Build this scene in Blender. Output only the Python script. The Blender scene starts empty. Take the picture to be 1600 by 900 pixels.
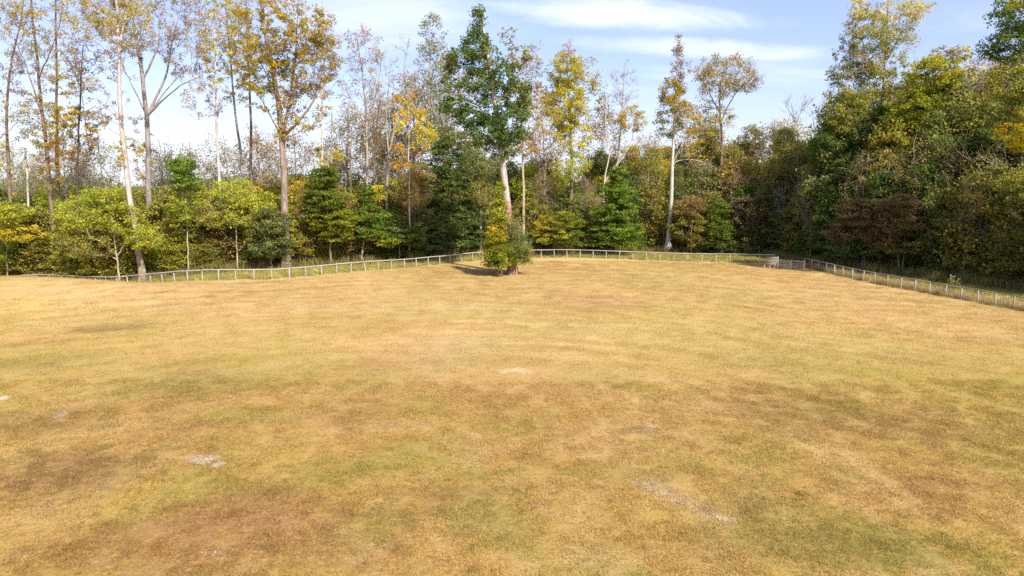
import bpy, math
import numpy as np
from mathutils import Vector, Matrix

C = bpy.context.scene.collection
S = bpy.context.scene
R = math.radians
rng = np.random.default_rng(7)

# ------------------------------------------------------------------ camera, sky, sun, exposure
FPX = 1067.0                       # focal length in pixels of a 1600 px wide picture
CAM_Z = 10.5
PITCH = math.atan((450 - 290) / FPX)
cam = bpy.data.objects.new('camera', bpy.data.cameras.new('camera'))
C.objects.link(cam)
cam.location = (0, 0, CAM_Z)
cam.rotation_euler = (R(90) - PITCH, 0, 0)
cam.data.sensor_width = 36.0
cam.data.lens = 36.0 * FPX / 1600.0
cam.data.clip_start = 0.1
cam.data.clip_end = 6000
S.camera = cam

SUN_EL, SUN_AZ = 43.0, 147.0       # azimuth clockwise from +Y (the view direction)
sd = bpy.data.lights.new('sun', 'SUN')
sd.energy = 4.2
sd.angle = R(0.9)
sd.color = (1.0, 0.93, 0.82)
sun = bpy.data.objects.new('sun', sd)
C.objects.link(sun)
_to = Vector((math.sin(R(SUN_AZ)) * math.cos(R(SUN_EL)), math.cos(R(SUN_AZ)) * math.cos(R(SUN_EL)), math.sin(R(SUN_EL))))
sun.rotation_euler = _to.to_track_quat('Z', 'Y').to_euler()
sun.location = (40, -40, 60)

S.view_settings.view_transform = 'Standard'
S.view_settings.look = 'None'
S.view_settings.gamma = 1
S.cycles.use_denoising = False
S.cycles.max_bounces = 6
S.cycles.transparent_max_bounces = 4
S.view_settings.exposure = 0.92

W = bpy.data.worlds.new('World')
S.world = W
W.use_nodes = True
nt = W.node_tree
nt.nodes.clear()


class N:
    """small helper to write node trees"""
    def __init__(s, t): s.t = t
    def n(s, kind, **kw):
        x = s.t.nodes.new(kind)
        for k, v in kw.items():
            if k.startswith('i_'):
                key = k[2:]
                key = int(key) if key.isdigit() else key
                x.inputs[key].default_value = v
            else:
                setattr(x, k, v)
        return x
    def l(s, a, b): s.t.links.new(a, b)
    def put(s, v, sock):
        if isinstance(v, (int, float)): sock.default_value = v
        elif isinstance(v, tuple): sock.default_value = v if len(v) == len(sock.default_value) else (*v, 1)
        else: s.l(v, sock)
    def math(s, op, a, b=0.0, c=None, clamp=False):
        x = s.t.nodes.new('ShaderNodeMath'); x.operation = op; x.use_clamp = clamp
        s.put(a, x.inputs[0]); s.put(b, x.inputs[1])
        if c is not None: s.put(c, x.inputs[2])
        return x.outputs[0]
    def vmul(s, v, k):
        x = s.t.nodes.new('ShaderNodeVectorMath'); x.operation = 'MULTIPLY'
        s.put(v, x.inputs[0]); x.inputs[1].default_value = k
        return x.outputs[0]
    def mix(s, f, a, b, mode='MIX'):
        x = s.t.nodes.new('ShaderNodeMix'); x.data_type = 'RGBA'; x.blend_type = mode
        s.put(f, x.inputs[0]); s.put(a, x.inputs[6]); s.put(b, x.inputs[7])
        return x.outputs[2]
    def noise(s, v, scale, detail=3, rough=0.5, dist=0.0):
        x = s.t.nodes.new('ShaderNodeTexNoise')
        x.inputs['Scale'].default_value = scale; x.inputs['Detail'].default_value = detail
        x.inputs['Roughness'].default_value = rough; x.inputs['Distortion'].default_value = dist
        s.l(v, x.inputs['Vector'])
        return x.outputs[0]
    def step(s, v, a, b):
        x = s.t.nodes.new('ShaderNodeMapRange'); x.interpolation_type = 'SMOOTHSTEP'
        s.put(v, x.inputs[0]); s.put(a, x.inputs[1]); s.put(b, x.inputs[2])
        return x.outputs[0]


w = N(nt)
sky = w.n('ShaderNodeTexSky', sky_type='NISHITA', sun_disc=False)
sky.sun_elevation = R(SUN_EL)
sky.sun_rotation = R(SUN_AZ)
sky.air_density = 1.0; sky.dust_density = 1.2; sky.ozone_density = 1.5
tc = w.n('ShaderNodeTexCoord')
sep = w.n('ShaderNodeSeparateXYZ'); w.l(tc.outputs['Generated'], sep.inputs[0])
zz = w.math('MAXIMUM', sep.outputs[2], 0.0)
den = w.math('ADD', zz, 0.16)
comb = w.n('ShaderNodeCombineXYZ')
w.l(w.math('DIVIDE', sep.outputs[0], den), comb.inputs[0])
w.l(w.math('DIVIDE', sep.outputs[1], den), comb.inputs[1])
pl = comb.outputs[0]                                        # plane of the high clouds
n1 = w.noise(w.vmul(pl, (0.55, 1.9, 1)), 1.0, 6, 0.62, 0.5)
n2 = w.noise(w.vmul(pl, (0.30, 0.5, 1)), 0.8, 3, 0.5, 0.2)
streak = w.math('MULTIPLY', w.step(n1, 0.46, 0.74), w.step(n2, 0.40, 0.62))
# two long soft cloud banks low in the north-east
ysafe = w.math('MAXIMUM', sep.outputs[1], 0.05)
u = w.math('DIVIDE', sep.outputs[0], ysafe)
v = w.math('DIVIDE', sep.outputs[2], ysafe)
cuv = w.n('ShaderNodeCombineXYZ'); w.l(u, cuv.inputs[0]); w.l(v, cuv.inputs[1])
nb = w.noise(w.vmul(cuv.outputs[0], (4.0, 22.0, 1)), 1.0, 7, 0.68, 0.9)
def bank(u0, v0, ru, rv, tilt=0.0):
    du = w.math('DIVIDE', w.math('SUBTRACT', u, u0), ru)
    dv = w.math('DIVIDE', w.math('ADD', w.math('SUBTRACT', v, v0), w.math('MULTIPLY', w.math('SUBTRACT', u, u0), tilt)), rv)
    r2 = w.math('ADD', w.math('MULTIPLY', du, du), w.math('MULTIPLY', dv, dv))
    m = w.math('SUBTRACT', 1.15, r2)
    return w.step(w.math('ADD', m, w.math('MULTIPLY', w.math('SUBTRACT', nb, 0.5), 2.6)), -0.2, 1.5)
b = w.math('MAXIMUM', w.math('MULTIPLY', bank(0.14, 0.238, 0.22, 0.022, 0.06), 0.95), w.math('MULTIPLY', bank(0.28, 0.190, 0.20, 0.016, 0.05), 0.7))
b = w.math('MAXIMUM', b, w.math('MULTIPLY', bank(-0.17, 0.235, 0.19, 0.05, 0.0), 0.55))
b = w.math('MAXIMUM', b, w.math('MULTIPLY', bank(0.44, 0.298, 0.13, 0.012, -0.1), 0.5))
front = w.step(sep.outputs[1], 0.1, 0.3)
b = w.math('MULTIPLY', b, front)
lowhaze = w.math('POWER', w.math('SUBTRACT', 1.0, zz, clamp=True), 6.0)
cover = w.math('MAXIMUM', w.math('MULTIPLY', streak, 0.65), b)
cover = w.math('ADD', w.math('MULTIPLY', cover, 0.82), 0.18)
cover = w.math('MAXIMUM', cover, w.math('MULTIPLY', lowhaze, 0.52))
west = w.step(u, 0.15, -0.75)
cover = w.math('ADD', cover, w.math('MULTIPLY', w.math('MULTIPLY', lowhaze, west), 0.22), clamp=True)
skyblue = w.mix(1.0, sky.outputs[0], (1.28, 1.28, 1.62), 'MULTIPLY')
skymix = w.mix(cover, skyblue, (8.7, 9.2, 10.6))
bg = w.n('ShaderNodeBackground', i_Strength=0.070)
w.l(skymix, bg.inputs[0])
out = w.n('ShaderNodeOutputWorld'); w.l(bg.outputs[0], out.inputs[0])

# ------------------------------------------------------------------ places: from the survey of the photograph to metres
def ray(px, py):
    a, b_ = (px - 800) / FPX, (450 - py) / FPX
    return np.array([a, math.cos(PITCH) + b_ * math.sin(PITCH), -math.sin(PITCH) + b_ * math.cos(PITCH)])

def at(px, py, depth):
    d = ray(px, py)
    return np.array([0, 0, CAM_Z]) + d * (depth / d[1])

# fence line and wood edge, as distance over bearing (u = x / y)
def ub(px): return (px - 800) / FPX / math.cos(PITCH) * 0.985
def chaikin(p, n=3):
    p = np.array(p, float)
    for _ in range(n):
        q = [p[0]]
        for a, b_ in zip(p[:-1], p[1:]): q += [a * .8 + b_ * .2, a * .2 + b_ * .8]
        p = np.array(q + [p[-1]])
    return p
LEFT_RUN = chaikin([(-120, 92), (-70, 87), (-55.1, 84), (-46, 80), (-34.4, 75.0), (-25.2, 76.6), (-4.2, 96.4), (-0.5, 99.4), (5.5, 100.4), (18.4, 97.0), (25.9, 95.2), (35.4, 91.5)])
RIGHT_RUN = chaikin([(37.6, 87.3), (38.7, 75.5), (42.2, 64.3), (45.0, 52), (47.5, 38), (50, 26)])
_f = np.concatenate([LEFT_RUN, RIGHT_RUN])
_f = np.stack([np.interp(np.linspace(0, len(_f) - 1, 800), np.arange(len(_f)), _f[:, c]) for c in (0, 1)], 1)
_fu = _f[:, 0] / _f[:, 1]; _o = np.argsort(_fu)
FENCE_U, FENCE_D = _fu[_o], _f[_o, 1]
EDGE_U = [-2.2, -1.2] + [(p - 800) / FPX for p in (0, 222, 447, 560, 685, 760, 900, 1043, 1150, 1250, 1350, 1450, 1550, 1700)] + [1.15, 1.6]
EDGE_D = [46, 80, 87, 84, 87, 92, 98, 104, 107, 109, 107, 96.5, 84, 77.5, 71.5, 62] + [48, 32]
def fence_d(u): return np.interp(u, FENCE_U, FENCE_D)
def edge_d(u): return np.interp(u, EDGE_U, EDGE_D)
def sstep(x, a, b):
    t = np.clip((np.asarray(x, float) - a) / (b - a), 0, 1)
    return t * t * (3 - 2 * t)

def ground_z(x, y):
    x = np.asarray(x, float); y = np.asarray(y, float)
    z = 1.8 * sstep(-x, 26, 46) * np.exp(-((y - 64) / 8.0) ** 2)
    z = z - sstep(y, 64, 80) * (1.45 * sstep(-x, 30, 52) + 0.15 * sstep(-x, 48, 58) + 0.6 * sstep(-x, 58, 68))
    z = z + 0.10 * np.sin(x * 0.11 + 1.0) * np.sin(y * 0.13) + 0.05 * np.sin(x * 0.31 + y * 0.17)
    return z

def gp(px, py):
    """point of the ground seen at a photo pixel"""
    d = ray(px, py); t = CAM_Z / -d[2]
    for _ in range(12):
        p = d * t
        t = (CAM_Z - float(ground_z(p[0], p[1]))) / -d[2]
    return d * t + np.array([0, 0, CAM_Z])

# ------------------------------------------------------------------ mesh and object helpers
def tag(o, label=None, cat=None, group=None, kind=None):
    if label: o['label'] = label
    if cat: o['category'] = cat
    if group: o['group'] = group
    if kind: o['kind'] = kind
    return o

def link(name, me, mat=None, parent=None):
    if mat is not None and not me.materials: me.materials.append(mat)
    o = bpy.data.objects.new(name, me)
    C.objects.link(o)
    if parent is not None: o.parent = parent
    return o

def empty(name, loc, rz=0.0):
    o = bpy.data.objects.new(name, None)
    o.empty_display_size = 0.5
    C.objects.link(o)
    o.location = tuple(float(c) for c in loc); o.rotation_euler = (0, 0, rz)
    return o

def mesh_quads(name, V, F, tint=None, smooth=False):
    """V (n,3), F (m,4) ints, tint (m,3) colour per face"""
    me = bpy.data.meshes.new(name)
    V = np.asarray(V, np.float32); F = np.asarray(F, np.int32)
    k = F.shape[1]
    me.vertices.add(len(V)); me.vertices.foreach_set('co', V.ravel())
    me.loops.add(F.size); me.loops.foreach_set('vertex_index', F.ravel())
    me.polygons.add(len(F))
    me.polygons.foreach_set('loop_start', np.arange(0, F.size, k, dtype=np.int32))
    me.polygons.foreach_set('loop_total', np.full(len(F), k, np.int32))
    if smooth: me.polygons.foreach_set('use_smooth', np.ones(len(F), bool))
    if tint is not None:
        a = me.attributes.new('tint', 'FLOAT_COLOR', 'FACE')
        a.data.foreach_set('color', np.concatenate([tint, np.ones((len(tint), 1))], 1).astype(np.float32).ravel())
    me.update()
    return me

class Tubes:
    def __init__(s): s.V = []; s.F = []; s.n = 0
    def tube(s, pts, rad, sides=5):
        pts = np.asarray(pts, float); rad = np.asarray(rad, float)
        m = len(pts)
        if m < 2: return
        T = np.gradient(pts, axis=0); T /= np.linalg.norm(T, axis=1)[:, None] + 1e-9
        ref = np.array([1.0, 0.13, 0.0]) if abs(T[0, 0]) < 0.8 else np.array([0, 1.0, 0.1])
        A = np.cross(T, ref); A /= np.linalg.norm(A, axis=1)[:, None] + 1e-9
        B = np.cross(T, A)
        th = np.arange(sides) * 2 * math.pi / sides
        ring = pts[:, None, :] + rad[:, None, None] * (np.cos(th)[None, :, None] * A[:, None, :] + np.sin(th)[None, :, None] * B[:, None, :])
        i = np.arange(m - 1)[:, None] * sides; j = np.arange(sides)[None, :]; j2 = (j + 1) % sides
        f = np.stack([i + j, i + j2, i + sides + j2, i + sides + j], -1).reshape(-1, 4) + s.n
        s.V.append(ring.reshape(-1, 3)); s.F.append(f); s.n += m * sides
    def box(s, c, half, rot=None):
        g = np.array([[x, y, z] for x in (-1, 1) for y in (-1, 1) for z in (-1, 1)], float) * np.asarray(half)
        if rot is not None: g = g @ np.asarray(rot).T
        s.V.append(g + np.asarray(c)); q = np.array([[0, 1, 3, 2], [4, 6, 7, 5], [0, 4, 5, 1], [2, 3, 7, 6], [0, 2, 6, 4], [1, 5, 7, 3]])
        s.F.append(q + s.n); s.n += 8
    def mesh(s, name, smooth=True):
        return mesh_quads(name, np.concatenate(s.V), np.concatenate(s.F), smooth=smooth)

# ------------------------------------------------------------------ materials
def material(name):
    m = bpy.data.materials.new(name); m.use_nodes = True
    m.node_tree.nodes.clear()
    return m, N(m.node_tree)

def finish(k, shader):
    o = k.n('ShaderNodeOutputMaterial'); k.l(shader, o.inputs[0])

def leaf_material(name, hue=0.02, val=0.35, transl=0.45):
    m, k = material(name)
    a = k.n('ShaderNodeAttribute', attribute_name='tint')
    oi = k.n('ShaderNodeObjectInfo')
    geo = k.n('ShaderNodeNewGeometry')
    big = k.noise(geo.outputs['Position'], 0.9, 2)
    hsv = k.n('ShaderNodeHueSaturation')
    k.l(k.math('ADD', 0.5 - hue / 2, k.math('MULTIPLY', oi.outputs['Random'], hue)), hsv.inputs['Hue'])
    hsv.inputs['Saturation'].default_value = 1.0
    vv = k.math('MULTIPLY_ADD', oi.outputs['Random'], val, 1.0 - val / 2)
    vv = k.math('MULTIPLY', vv, k.math('MULTIPLY_ADD', big, 0.7, 0.65))
    k.l(vv, hsv.inputs['Value']); k.l(a.outputs[0], hsv.inputs['Color'])
    d = k.n('ShaderNodeBsdfDiffuse'); t = k.n('ShaderNodeBsdfTranslucent')
    k.l(hsv.outputs[0], d.inputs[0])
    k.l(k.mix(1.0, hsv.outputs[0], (1.15, 1.1, 0.7), 'MULTIPLY'), t.inputs[0])
    mx = k.n('ShaderNodeMixShader', i_0=transl)
    k.l(d.outputs[0], mx.inputs[1]); k.l(t.outputs[0], mx.inputs[2])
    finish(k, mx.outputs[0])
    return m

def bark_material(name, c1, c2, low=None, low_z=0.0):
    m, k = material(name)
    tcn = k.n('ShaderNodeTexCoord')
    geo = k.n('ShaderNodeNewGeometry')
    p = tcn.outputs['Object']
    a = k.noise(k.vmul(p, (3.0, 3.0, 0.6)), 1.6, 5, 0.65)
    c = k.mix(k.step(a, 0.38, 0.62), c1, c2)
    fl = k.noise(p, 14.0, 3, 0.6)
    c = k.mix(k.math('MULTIPLY', k.step(fl, 0.52, 0.7), 0.45), c, tuple(x * 0.55 for x in c2))
    if low is not None:
        s_ = k.n('ShaderNodeSeparateXYZ'); k.l(p, s_.inputs[0])
        zz_ = k.math('ADD', s_.outputs[2], k.math('MULTIPLY', k.noise(p, 1.3, 4, 0.7), 5.0))
        mask = k.step(zz_, low_z + 4.2, low_z + 1.4)
        mask = k.math('MULTIPLY', mask, k.step(k.noise(p, 3.0, 4, 0.7), 0.36, 0.52))
        c = k.mix(mask, c, low)
    bs = k.n('ShaderNodeBsdfPrincipled'); k.l(c, bs.inputs['Base Color']); bs.inputs['Roughness'].default_value = 0.85
    bs.inputs['Specular IOR Level'].default_value = 0.15
    bp = k.n('ShaderNodeBump', i_Strength=0.6, i_Distance=0.05); k.l(fl, bp.inputs['Height']); k.l(bp.outputs[0], bs.inputs['Normal'])
    finish(k, bs.outputs[0])
    return m

def wood_paint(name, c1, c2, rough=0.7):
    m, k = material(name)
    geo = k.n('ShaderNodeNewGeometry'); oi = k.n('ShaderNodeObjectInfo')
    a = k.noise(geo.outputs['Position'], 3.0, 5, 0.65)
    c = k.mix(k.step(a, 0.42, 0.68), c1, c2)
    c = k.mix(k.math('MULTIPLY', oi.outputs['Random'], 0.45), c, c2)
    bs = k.n('ShaderNodeBsdfPrincipled'); k.l(c, bs.inputs['Base Color']); bs.inputs['Roughness'].default_value = rough
    finish(k, bs.outputs[0])
    return m

LEAF = leaf_material('leaf')
BARK = {
    'pale': bark_material('pale_bark', (0.62, 0.57, 0.52), (0.42, 0.38, 0.34)),
    'white': bark_material('white_bark', (0.58, 0.535, 0.48), (0.42, 0.38, 0.34)),
    'grey': bark_material('grey_bark', (0.36, 0.31, 0.28), (0.22, 0.185, 0.16)),
    'brown': bark_material('brown_bark', (0.27, 0.19, 0.13), (0.15, 0.10, 0.07)),
    'dark': bark_material('dark_bark', (0.12, 0.09, 0.07), (0.07, 0.05, 0.04)),
    'twig': bark_material('twig_bark', (0.42, 0.35, 0.29), (0.30, 0.24, 0.19)),
    'tan': bark_material('tan_bark', (0.46, 0.37, 0.27), (0.32, 0.25, 0.18)),
    'vine': bark_material('vine_bark', (0.52, 0.46, 0.41), (0.33, 0.26, 0.23), low=(0.23, 0.10, 0.06), low_z=8.0),
    'leaning': bark_material('leaning_bark', (0.54, 0.49, 0.44), (0.36, 0.31, 0.27), low=(0.24, 0.17, 0.12), low_z=4.0),
    'mottled': bark_material('mottled_bark', (0.33, 0.26, 0.215), (0.19, 0.135, 0.10)),
}

# colour of the mown field, shared by the ground and the grass blades on it
PATCHES = [  # px, py, rx, ry (photo pixels), colour, strength, noise scale
    (318, 718, 24, 8, (0.54, 0.46, 0.38), 1.0, 3.0), (341, 726, 10, 5, (0.54, 0.47, 0.40), 0.95, 3.0), (300, 714, 20, 6, (0.46, 0.33, 0.20), 0.8, 2.0),
    (95, 648, 11, 6, (0.54, 0.47, 0.40), 0.95, 3.0), (95, 657, 14, 4, (0.50, 0.30, 0.18), 0.8, 2.0), (4, 622, 15, 5, (0.54, 0.47, 0.40), 0.95, 2.2),
    (128, 632, 26, 4, (0.50, 0.32, 0.18), 0.7, 1.5), (1015, 756, 26, 13, (0.36, 0.26, 0.17), 0.8, 1.6), (1040, 770, 22, 8, (0.46, 0.34, 0.22), 0.85, 2.6), (1066, 783, 22, 8, (0.44, 0.32, 0.21), 0.85, 2.6),
    (1100, 797, 26, 8, (0.34, 0.23, 0.14), 0.7, 1.6), (1136, 810, 20, 6, (0.47, 0.35, 0.23), 0.85, 2.4), (1165, 790, 50, 26, (0.30, 0.18, 0.10), 0.5, 1.0),
    (742, 680, 12, 5, (0.52, 0.34, 0.20), 0.8, 2.4), (1012, 665, 12, 5, (0.54, 0.39, 0.26), 0.8, 2.4), (1000, 674, 34, 8, (0.32, 0.21, 0.11), 0.6, 1.2), (328, 864, 22, 7, (0.52, 0.28, 0.11), 0.85, 2.0),
    (532, 830, 11, 5, (0.52, 0.33, 0.15), 0.8, 2.4), (808, 580, 34, 5, (0.60, 0.44, 0.27), 0.8, 0.9), (948, 604, 14, 4, (0.56, 0.38, 0.22), 0.7, 1.6),
    (455, 612, 26, 6, (0.40, 0.22, 0.10), 0.6, 1.2), (112, 592, 14, 8, (0.42, 0.25, 0.12), 0.6, 1.2), (90, 740, 170, 60, (0.21, 0.115, 0.055), 0.85, 0.5), (310, 850, 280, 70, (0.28, 0.145, 0.065), 0.8, 0.5), (420, 800, 130, 55, (0.31, 0.165, 0.08), 0.7, 0.5), (110, 860, 160, 40, (0.30, 0.175, 0.065), 0.6, 0.5),
    (310, 665, 60, 12, (0.32, 0.18, 0.09), 0.6, 0.8), (690, 770, 110, 30, (0.30, 0.18, 0.08), 0.45, 0.5), (160, 513, 80, 9, (0.25, 0.165, 0.065), 0.7, 0.35), (40, 570, 90, 16, (0.22, 0.19, 0.06), 0.5, 0.35), (300, 600, 230, 22, (0.25, 0.22, 0.06), 0.6, 0.25),
    (600, 810, 80, 40, (0.27, 0.235, 0.065), 0.5, 0.4), (745, 800, 80, 50, (0.25, 0.235, 0.075), 0.55, 0.5), (680, 545, 90, 40, (0.48, 0.34, 0.19), 0.5, 0.3),
    (780, 610, 220, 30, (0.43, 0.28, 0.13), 0.45, 0.3), (1270, 660, 180, 40, (0.37, 0.235, 0.105), 0.5, 0.35), (1030, 740, 120, 30, (0.27, 0.235, 0.07), 0.5, 0.4),
    (1320, 744, 50, 22, (0.25, 0.245, 0.065), 0.6, 0.5), (1300, 640, 90, 16, (0.26, 0.235, 0.06), 0.5, 0.5), (1560, 730, 80, 34, (0.25, 0.25, 0.07), 0.5, 0.5), (1350, 850, 150, 36, (0.185, 0.165, 0.04), 0.65, 0.5),
    (1470, 760, 130, 30, (0.32, 0.20, 0.09), 0.5, 0.5), (950, 470, 130, 12, (0.38, 0.225, 0.105), 0.6, 0.2), (120, 470, 160, 8, (0.50, 0.34, 0.18), 0.5, 0.2),
    (560, 480, 260, 14, (0.50, 0.37, 0.18), 0.4, 0.15), (1190, 560, 220, 18, (0.34, 0.27, 0.09), 0.45, 0.25), (400, 650, 130, 24, (0.27, 0.235, 0.06), 0.45, 0.4),
    (500, 730, 90, 30, (0.27, 0.235, 0.06), 0.45, 0.4), (1420, 560, 90, 12, (0.36, 0.23, 0.10), 0.5, 0.3), (60, 660, 130, 24, (0.25, 0.155, 0.07), 0.6, 0.5),
    (770, 424, 60, 7, (0.31, 0.20, 0.095), 0.7, 0.3), (1150, 850, 200, 40, (0.29, 0.20, 0.075), 0.5, 0.5),
]

def field_colour_group():
    g = bpy.data.node_groups.new('field_colour', 'ShaderNodeTree')
    g.interface.new_socket('Position', in_out='INPUT', socket_type='NodeSocketVector')
    g.interface.new_socket('Color', in_out='OUTPUT', socket_type='NodeSocketColor')
    g.interface.new_socket('Bare', in_out='OUTPUT', socket_type='NodeSocketFloat')
    k = N(g)
    gi = k.n('NodeGroupInput'); go = k.n('NodeGroupOutput')
    P = k.vmul(gi.outputs[0], (1, 1, 0))
    sp = k.n('ShaderNodeSeparateXYZ'); k.l(P, sp.inputs[0])
    x, y = sp.outputs[0], sp.outputs[1]
    warp = k.noise(P, 0.05, 2)
    # mowing rounds follow the fence: rings round the middle of the field
    dx = k.math('MULTIPLY', k.math('ADD', x, 3.0), 0.9); dy = k.math('SUBTRACT', y, 20.0)
    rr = k.math('SQRT', k.math('ADD', k.math('MULTIPLY', dx, dx), k.math('MULTIPLY', dy, dy)))
    rr = k.math('ADD', rr, k.math('MULTIPLY', warp, 10.0))
    ang = k.math('ARCTAN2', dy, dx)
    pc = k.n('ShaderNodeCombineXYZ'); k.l(k.math('MULTIPLY', rr, 0.75), pc.inputs[0]); k.l(k.math('MULTIPLY', ang, 2.2), pc.inputs[1])
    rings = k.noise(pc.outputs[0], 0.8, 3, 0.55, 0.3)
    # cross streaks, drawn out across the slope
    cross = k.noise(k.vmul(P, (0.05, 0.16, 1)), 1.0, 4, 0.55, 0.6)
    big = k.noise(P, 0.042, 4, 0.55, 0.4)
    mid = k.noise(P, 0.16, 4, 0.55, 0.5)
    sml = k.noise(P, 1.1, 5, 0.68, 0.3)
    fine = k.noise(P, 11.0, 4, 0.75)
    near = k.step(y, 70.0, 20.0)
    base = k.mix(k.step(big, 0.36, 0.62), (0.425, 0.308, 0.112), (0.475, 0.318, 0.128))
    base = k.mix(near, base, k.mix(k.step(big, 0.36, 0.62), (0.435, 0.318, 0.090), (0.49, 0.315, 0.115)))
    smn = k.math('MULTIPLY_ADD', k.math('SUBTRACT', sml, 0.5), k.math('MULTIPLY_ADD', near, 0.9, 0.1), 0.5)
    grn = k.math('ADD', k.math('MULTIPLY', mid, 0.62), k.math('MULTIPLY', smn, 0.38))
    base = k.mix(k.math('MULTIPLY', k.step(grn, 0.48, 0.60), k.math('MULTIPLY_ADD', near, 0.52, 0.12)), base, (0.30, 0.28, 0.062))
    brn = k.math('ADD', k.math('MULTIPLY', k.noise(P, 0.10, 3, 0.55, 0.8), 0.62), k.math('MULTIPLY', smn, 0.38))
    base = k.mix(k.math('MULTIPLY', k.step(brn, 0.50, 0.61), k.math('MULTIPLY_ADD', near, 0.54, 0.08)), base, (0.34, 0.19, 0.078))
    base = k.mix(k.math('MULTIPLY', k.step(rings, 0.50, 0.68), 0.38), base, (0.53, 0.39, 0.21))
    base = k.mix(k.math('MULTIPLY', k.step(rings, 0.47, 0.33), 0.30), base, (0.30, 0.21, 0.075))
    base = k.mix(k.math('MULTIPLY', k.step(cross, 0.52, 0.68), 0.12), base, (0.56, 0.42, 0.22))
    wav = k.math('SINE', k.math('MULTIPLY_ADD', rr, 1.9, k.math('MULTIPLY', k.noise(P, 0.25, 2), 2.5)))
    wmask = k.math('MULTIPLY', k.step(k.noise(P, 0.035, 2), 0.42, 0.62), 0.22)
    base = k.mix(k.math('MULTIPLY', k.step(wav, 0.0, 0.9), wmask), base, (0.58, 0.43, 0.24))
    base = k.mix(k.math('MULTIPLY', k.step(wav, -0.4, -1.0), wmask), base, (0.33, 0.235, 0.09))
    nz2 = lambda q: k.math('MULTIPLY_ADD', sml, 0.45, k.math('MULTIPLY', q, 0.55))
    bare = None
    for i, (px, py, rx, ry, col, st, ns) in enumerate(PATCHES):
        c = gp(px, py); e = gp(px + rx, py); f = gp(px, py - ry); h = gp(px, py + ry)
        ax = abs(e[0] - c[0]); ay = abs(f[1] - h[1]) / 2
        ddx = k.math('DIVIDE', k.math('SUBTRACT', x, float(c[0])), float(ax))
        ddy = k.math('DIVIDE', k.math('SUBTRACT', y, float(c[1])), float(ay))
        r2 = k.math('SQRT', k.math('ADD', k.math('MULTIPLY', ddx, ddx), k.math('MULTIPLY', ddy, ddy)))
        nz = {True: sml, False: mid}[ns >= 0.8] if ns < 1.2 else k.noise(P, ns, 4, 0.65)
        m = k.step(k.math('SUBTRACT', k.math('MULTIPLY_ADD', nz2(nz), 3.6, -1.0), r2), -0.45, 0.65)
        m = k.math('MULTIPLY', m, st if (st > 0.68 or st < 0.44) else st * 0.85)
        base = k.mix(m, base, col)
        if st >= 0.8:
            bare = m if bare is None else k.math('MAXIMUM', bare, m)
    tuf = k.noise(P, 3.2, 4, 0.7, 0.4)
    base = k.mix(k.math('MULTIPLY', k.step(tuf, 0.52, 0.66), k.math('MULTIPLY', near, 0.46)), base, (0.55, 0.345, 0.10))
    base = k.mix(k.math('MULTIPLY', k.step(tuf, 0.48, 0.34), k.math('MULTIPLY', near, 0.58)), base, (0.215, 0.175, 0.055))
    base = k.mix(k.math('MULTIPLY', k.step(fine, 0.50, 0.30), 0.55), base, k.mix(1.0, base, (0.60, 0.52, 0.45), 'MULTIPLY'))
    base = k.mix(k.math('MULTIPLY', k.step(fine, 0.55, 0.72), 0.30), base, (0.52, 0.39, 0.18))
    k.l(base, go.inputs[0]); k.l(bare, go.inputs[1])
    return g
FIELD = field_colour_group()

def ground_material():
    m, k = material('ground_grass_and_litter')
    geo = k.n('ShaderNodeNewGeometry'); P = geo.outputs['Position']
    g = k.n('ShaderNodeGroup'); g.node_tree = FIELD; k.l(P, g.inputs[0])
    z = k.n('ShaderNodeAttribute', attribute_name='zone')
    zf = z.outputs['Fac']
    nz = k.noise(P, 0.8, 4, 0.65)
    verge = k.mix(k.step(nz, 0.4, 0.62), (0.33, 0.30, 0.075), (0.52, 0.38, 0.15))
    litter = k.mix(k.step(nz, 0.4, 0.62), (0.10, 0.07, 0.035), (0.20, 0.12, 0.055))
    zz_ = k.math('ADD', zf, k.math('MULTIPLY', k.math('SUBTRACT', nz, 0.5), 0.5))
    spn = k.n('ShaderNodeSeparateXYZ'); k.l(P, spn.inputs[0])
    cov = k.math('MULTIPLY', k.step(spn.outputs[1], 48.0, 30.0), k.math('SUBTRACT', 1.0, g.outputs[1], clamp=True))
    turf = k.mix(k.math('MULTIPLY', cov, 0.55), g.outputs[0], k.mix(1.0, g.outputs[0], (0.62, 0.55, 0.46), 'MULTIPLY'))
    c = k.mix(k.step(zz_, 0.4, 0.75), turf, verge)
    c = k.mix(k.step(zz_, 1.4, 1.75), c, litter)
    c = k.mix(k.step(zf, 2.5, 3.0), c, (0.30, 0.22, 0.09))
    bs = k.n('ShaderNodeBsdfDiffuse'); k.l(c, bs.inputs[0])
    h = k.math('ADD', k.math('MULTIPLY', k.noise(P, 9.0, 3, 0.7), 0.05), k.math('MULTIPLY', k.noise(P, 1.4, 3, 0.6), 0.05))
    bp = k.n('ShaderNodeBump', i_Strength=0.9, i_Distance=1.0); k.l(h, bp.inputs['Height']); k.l(bp.outputs[0], bs.inputs['Normal'])
    finish(k, bs.outputs[0])
    return m

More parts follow.
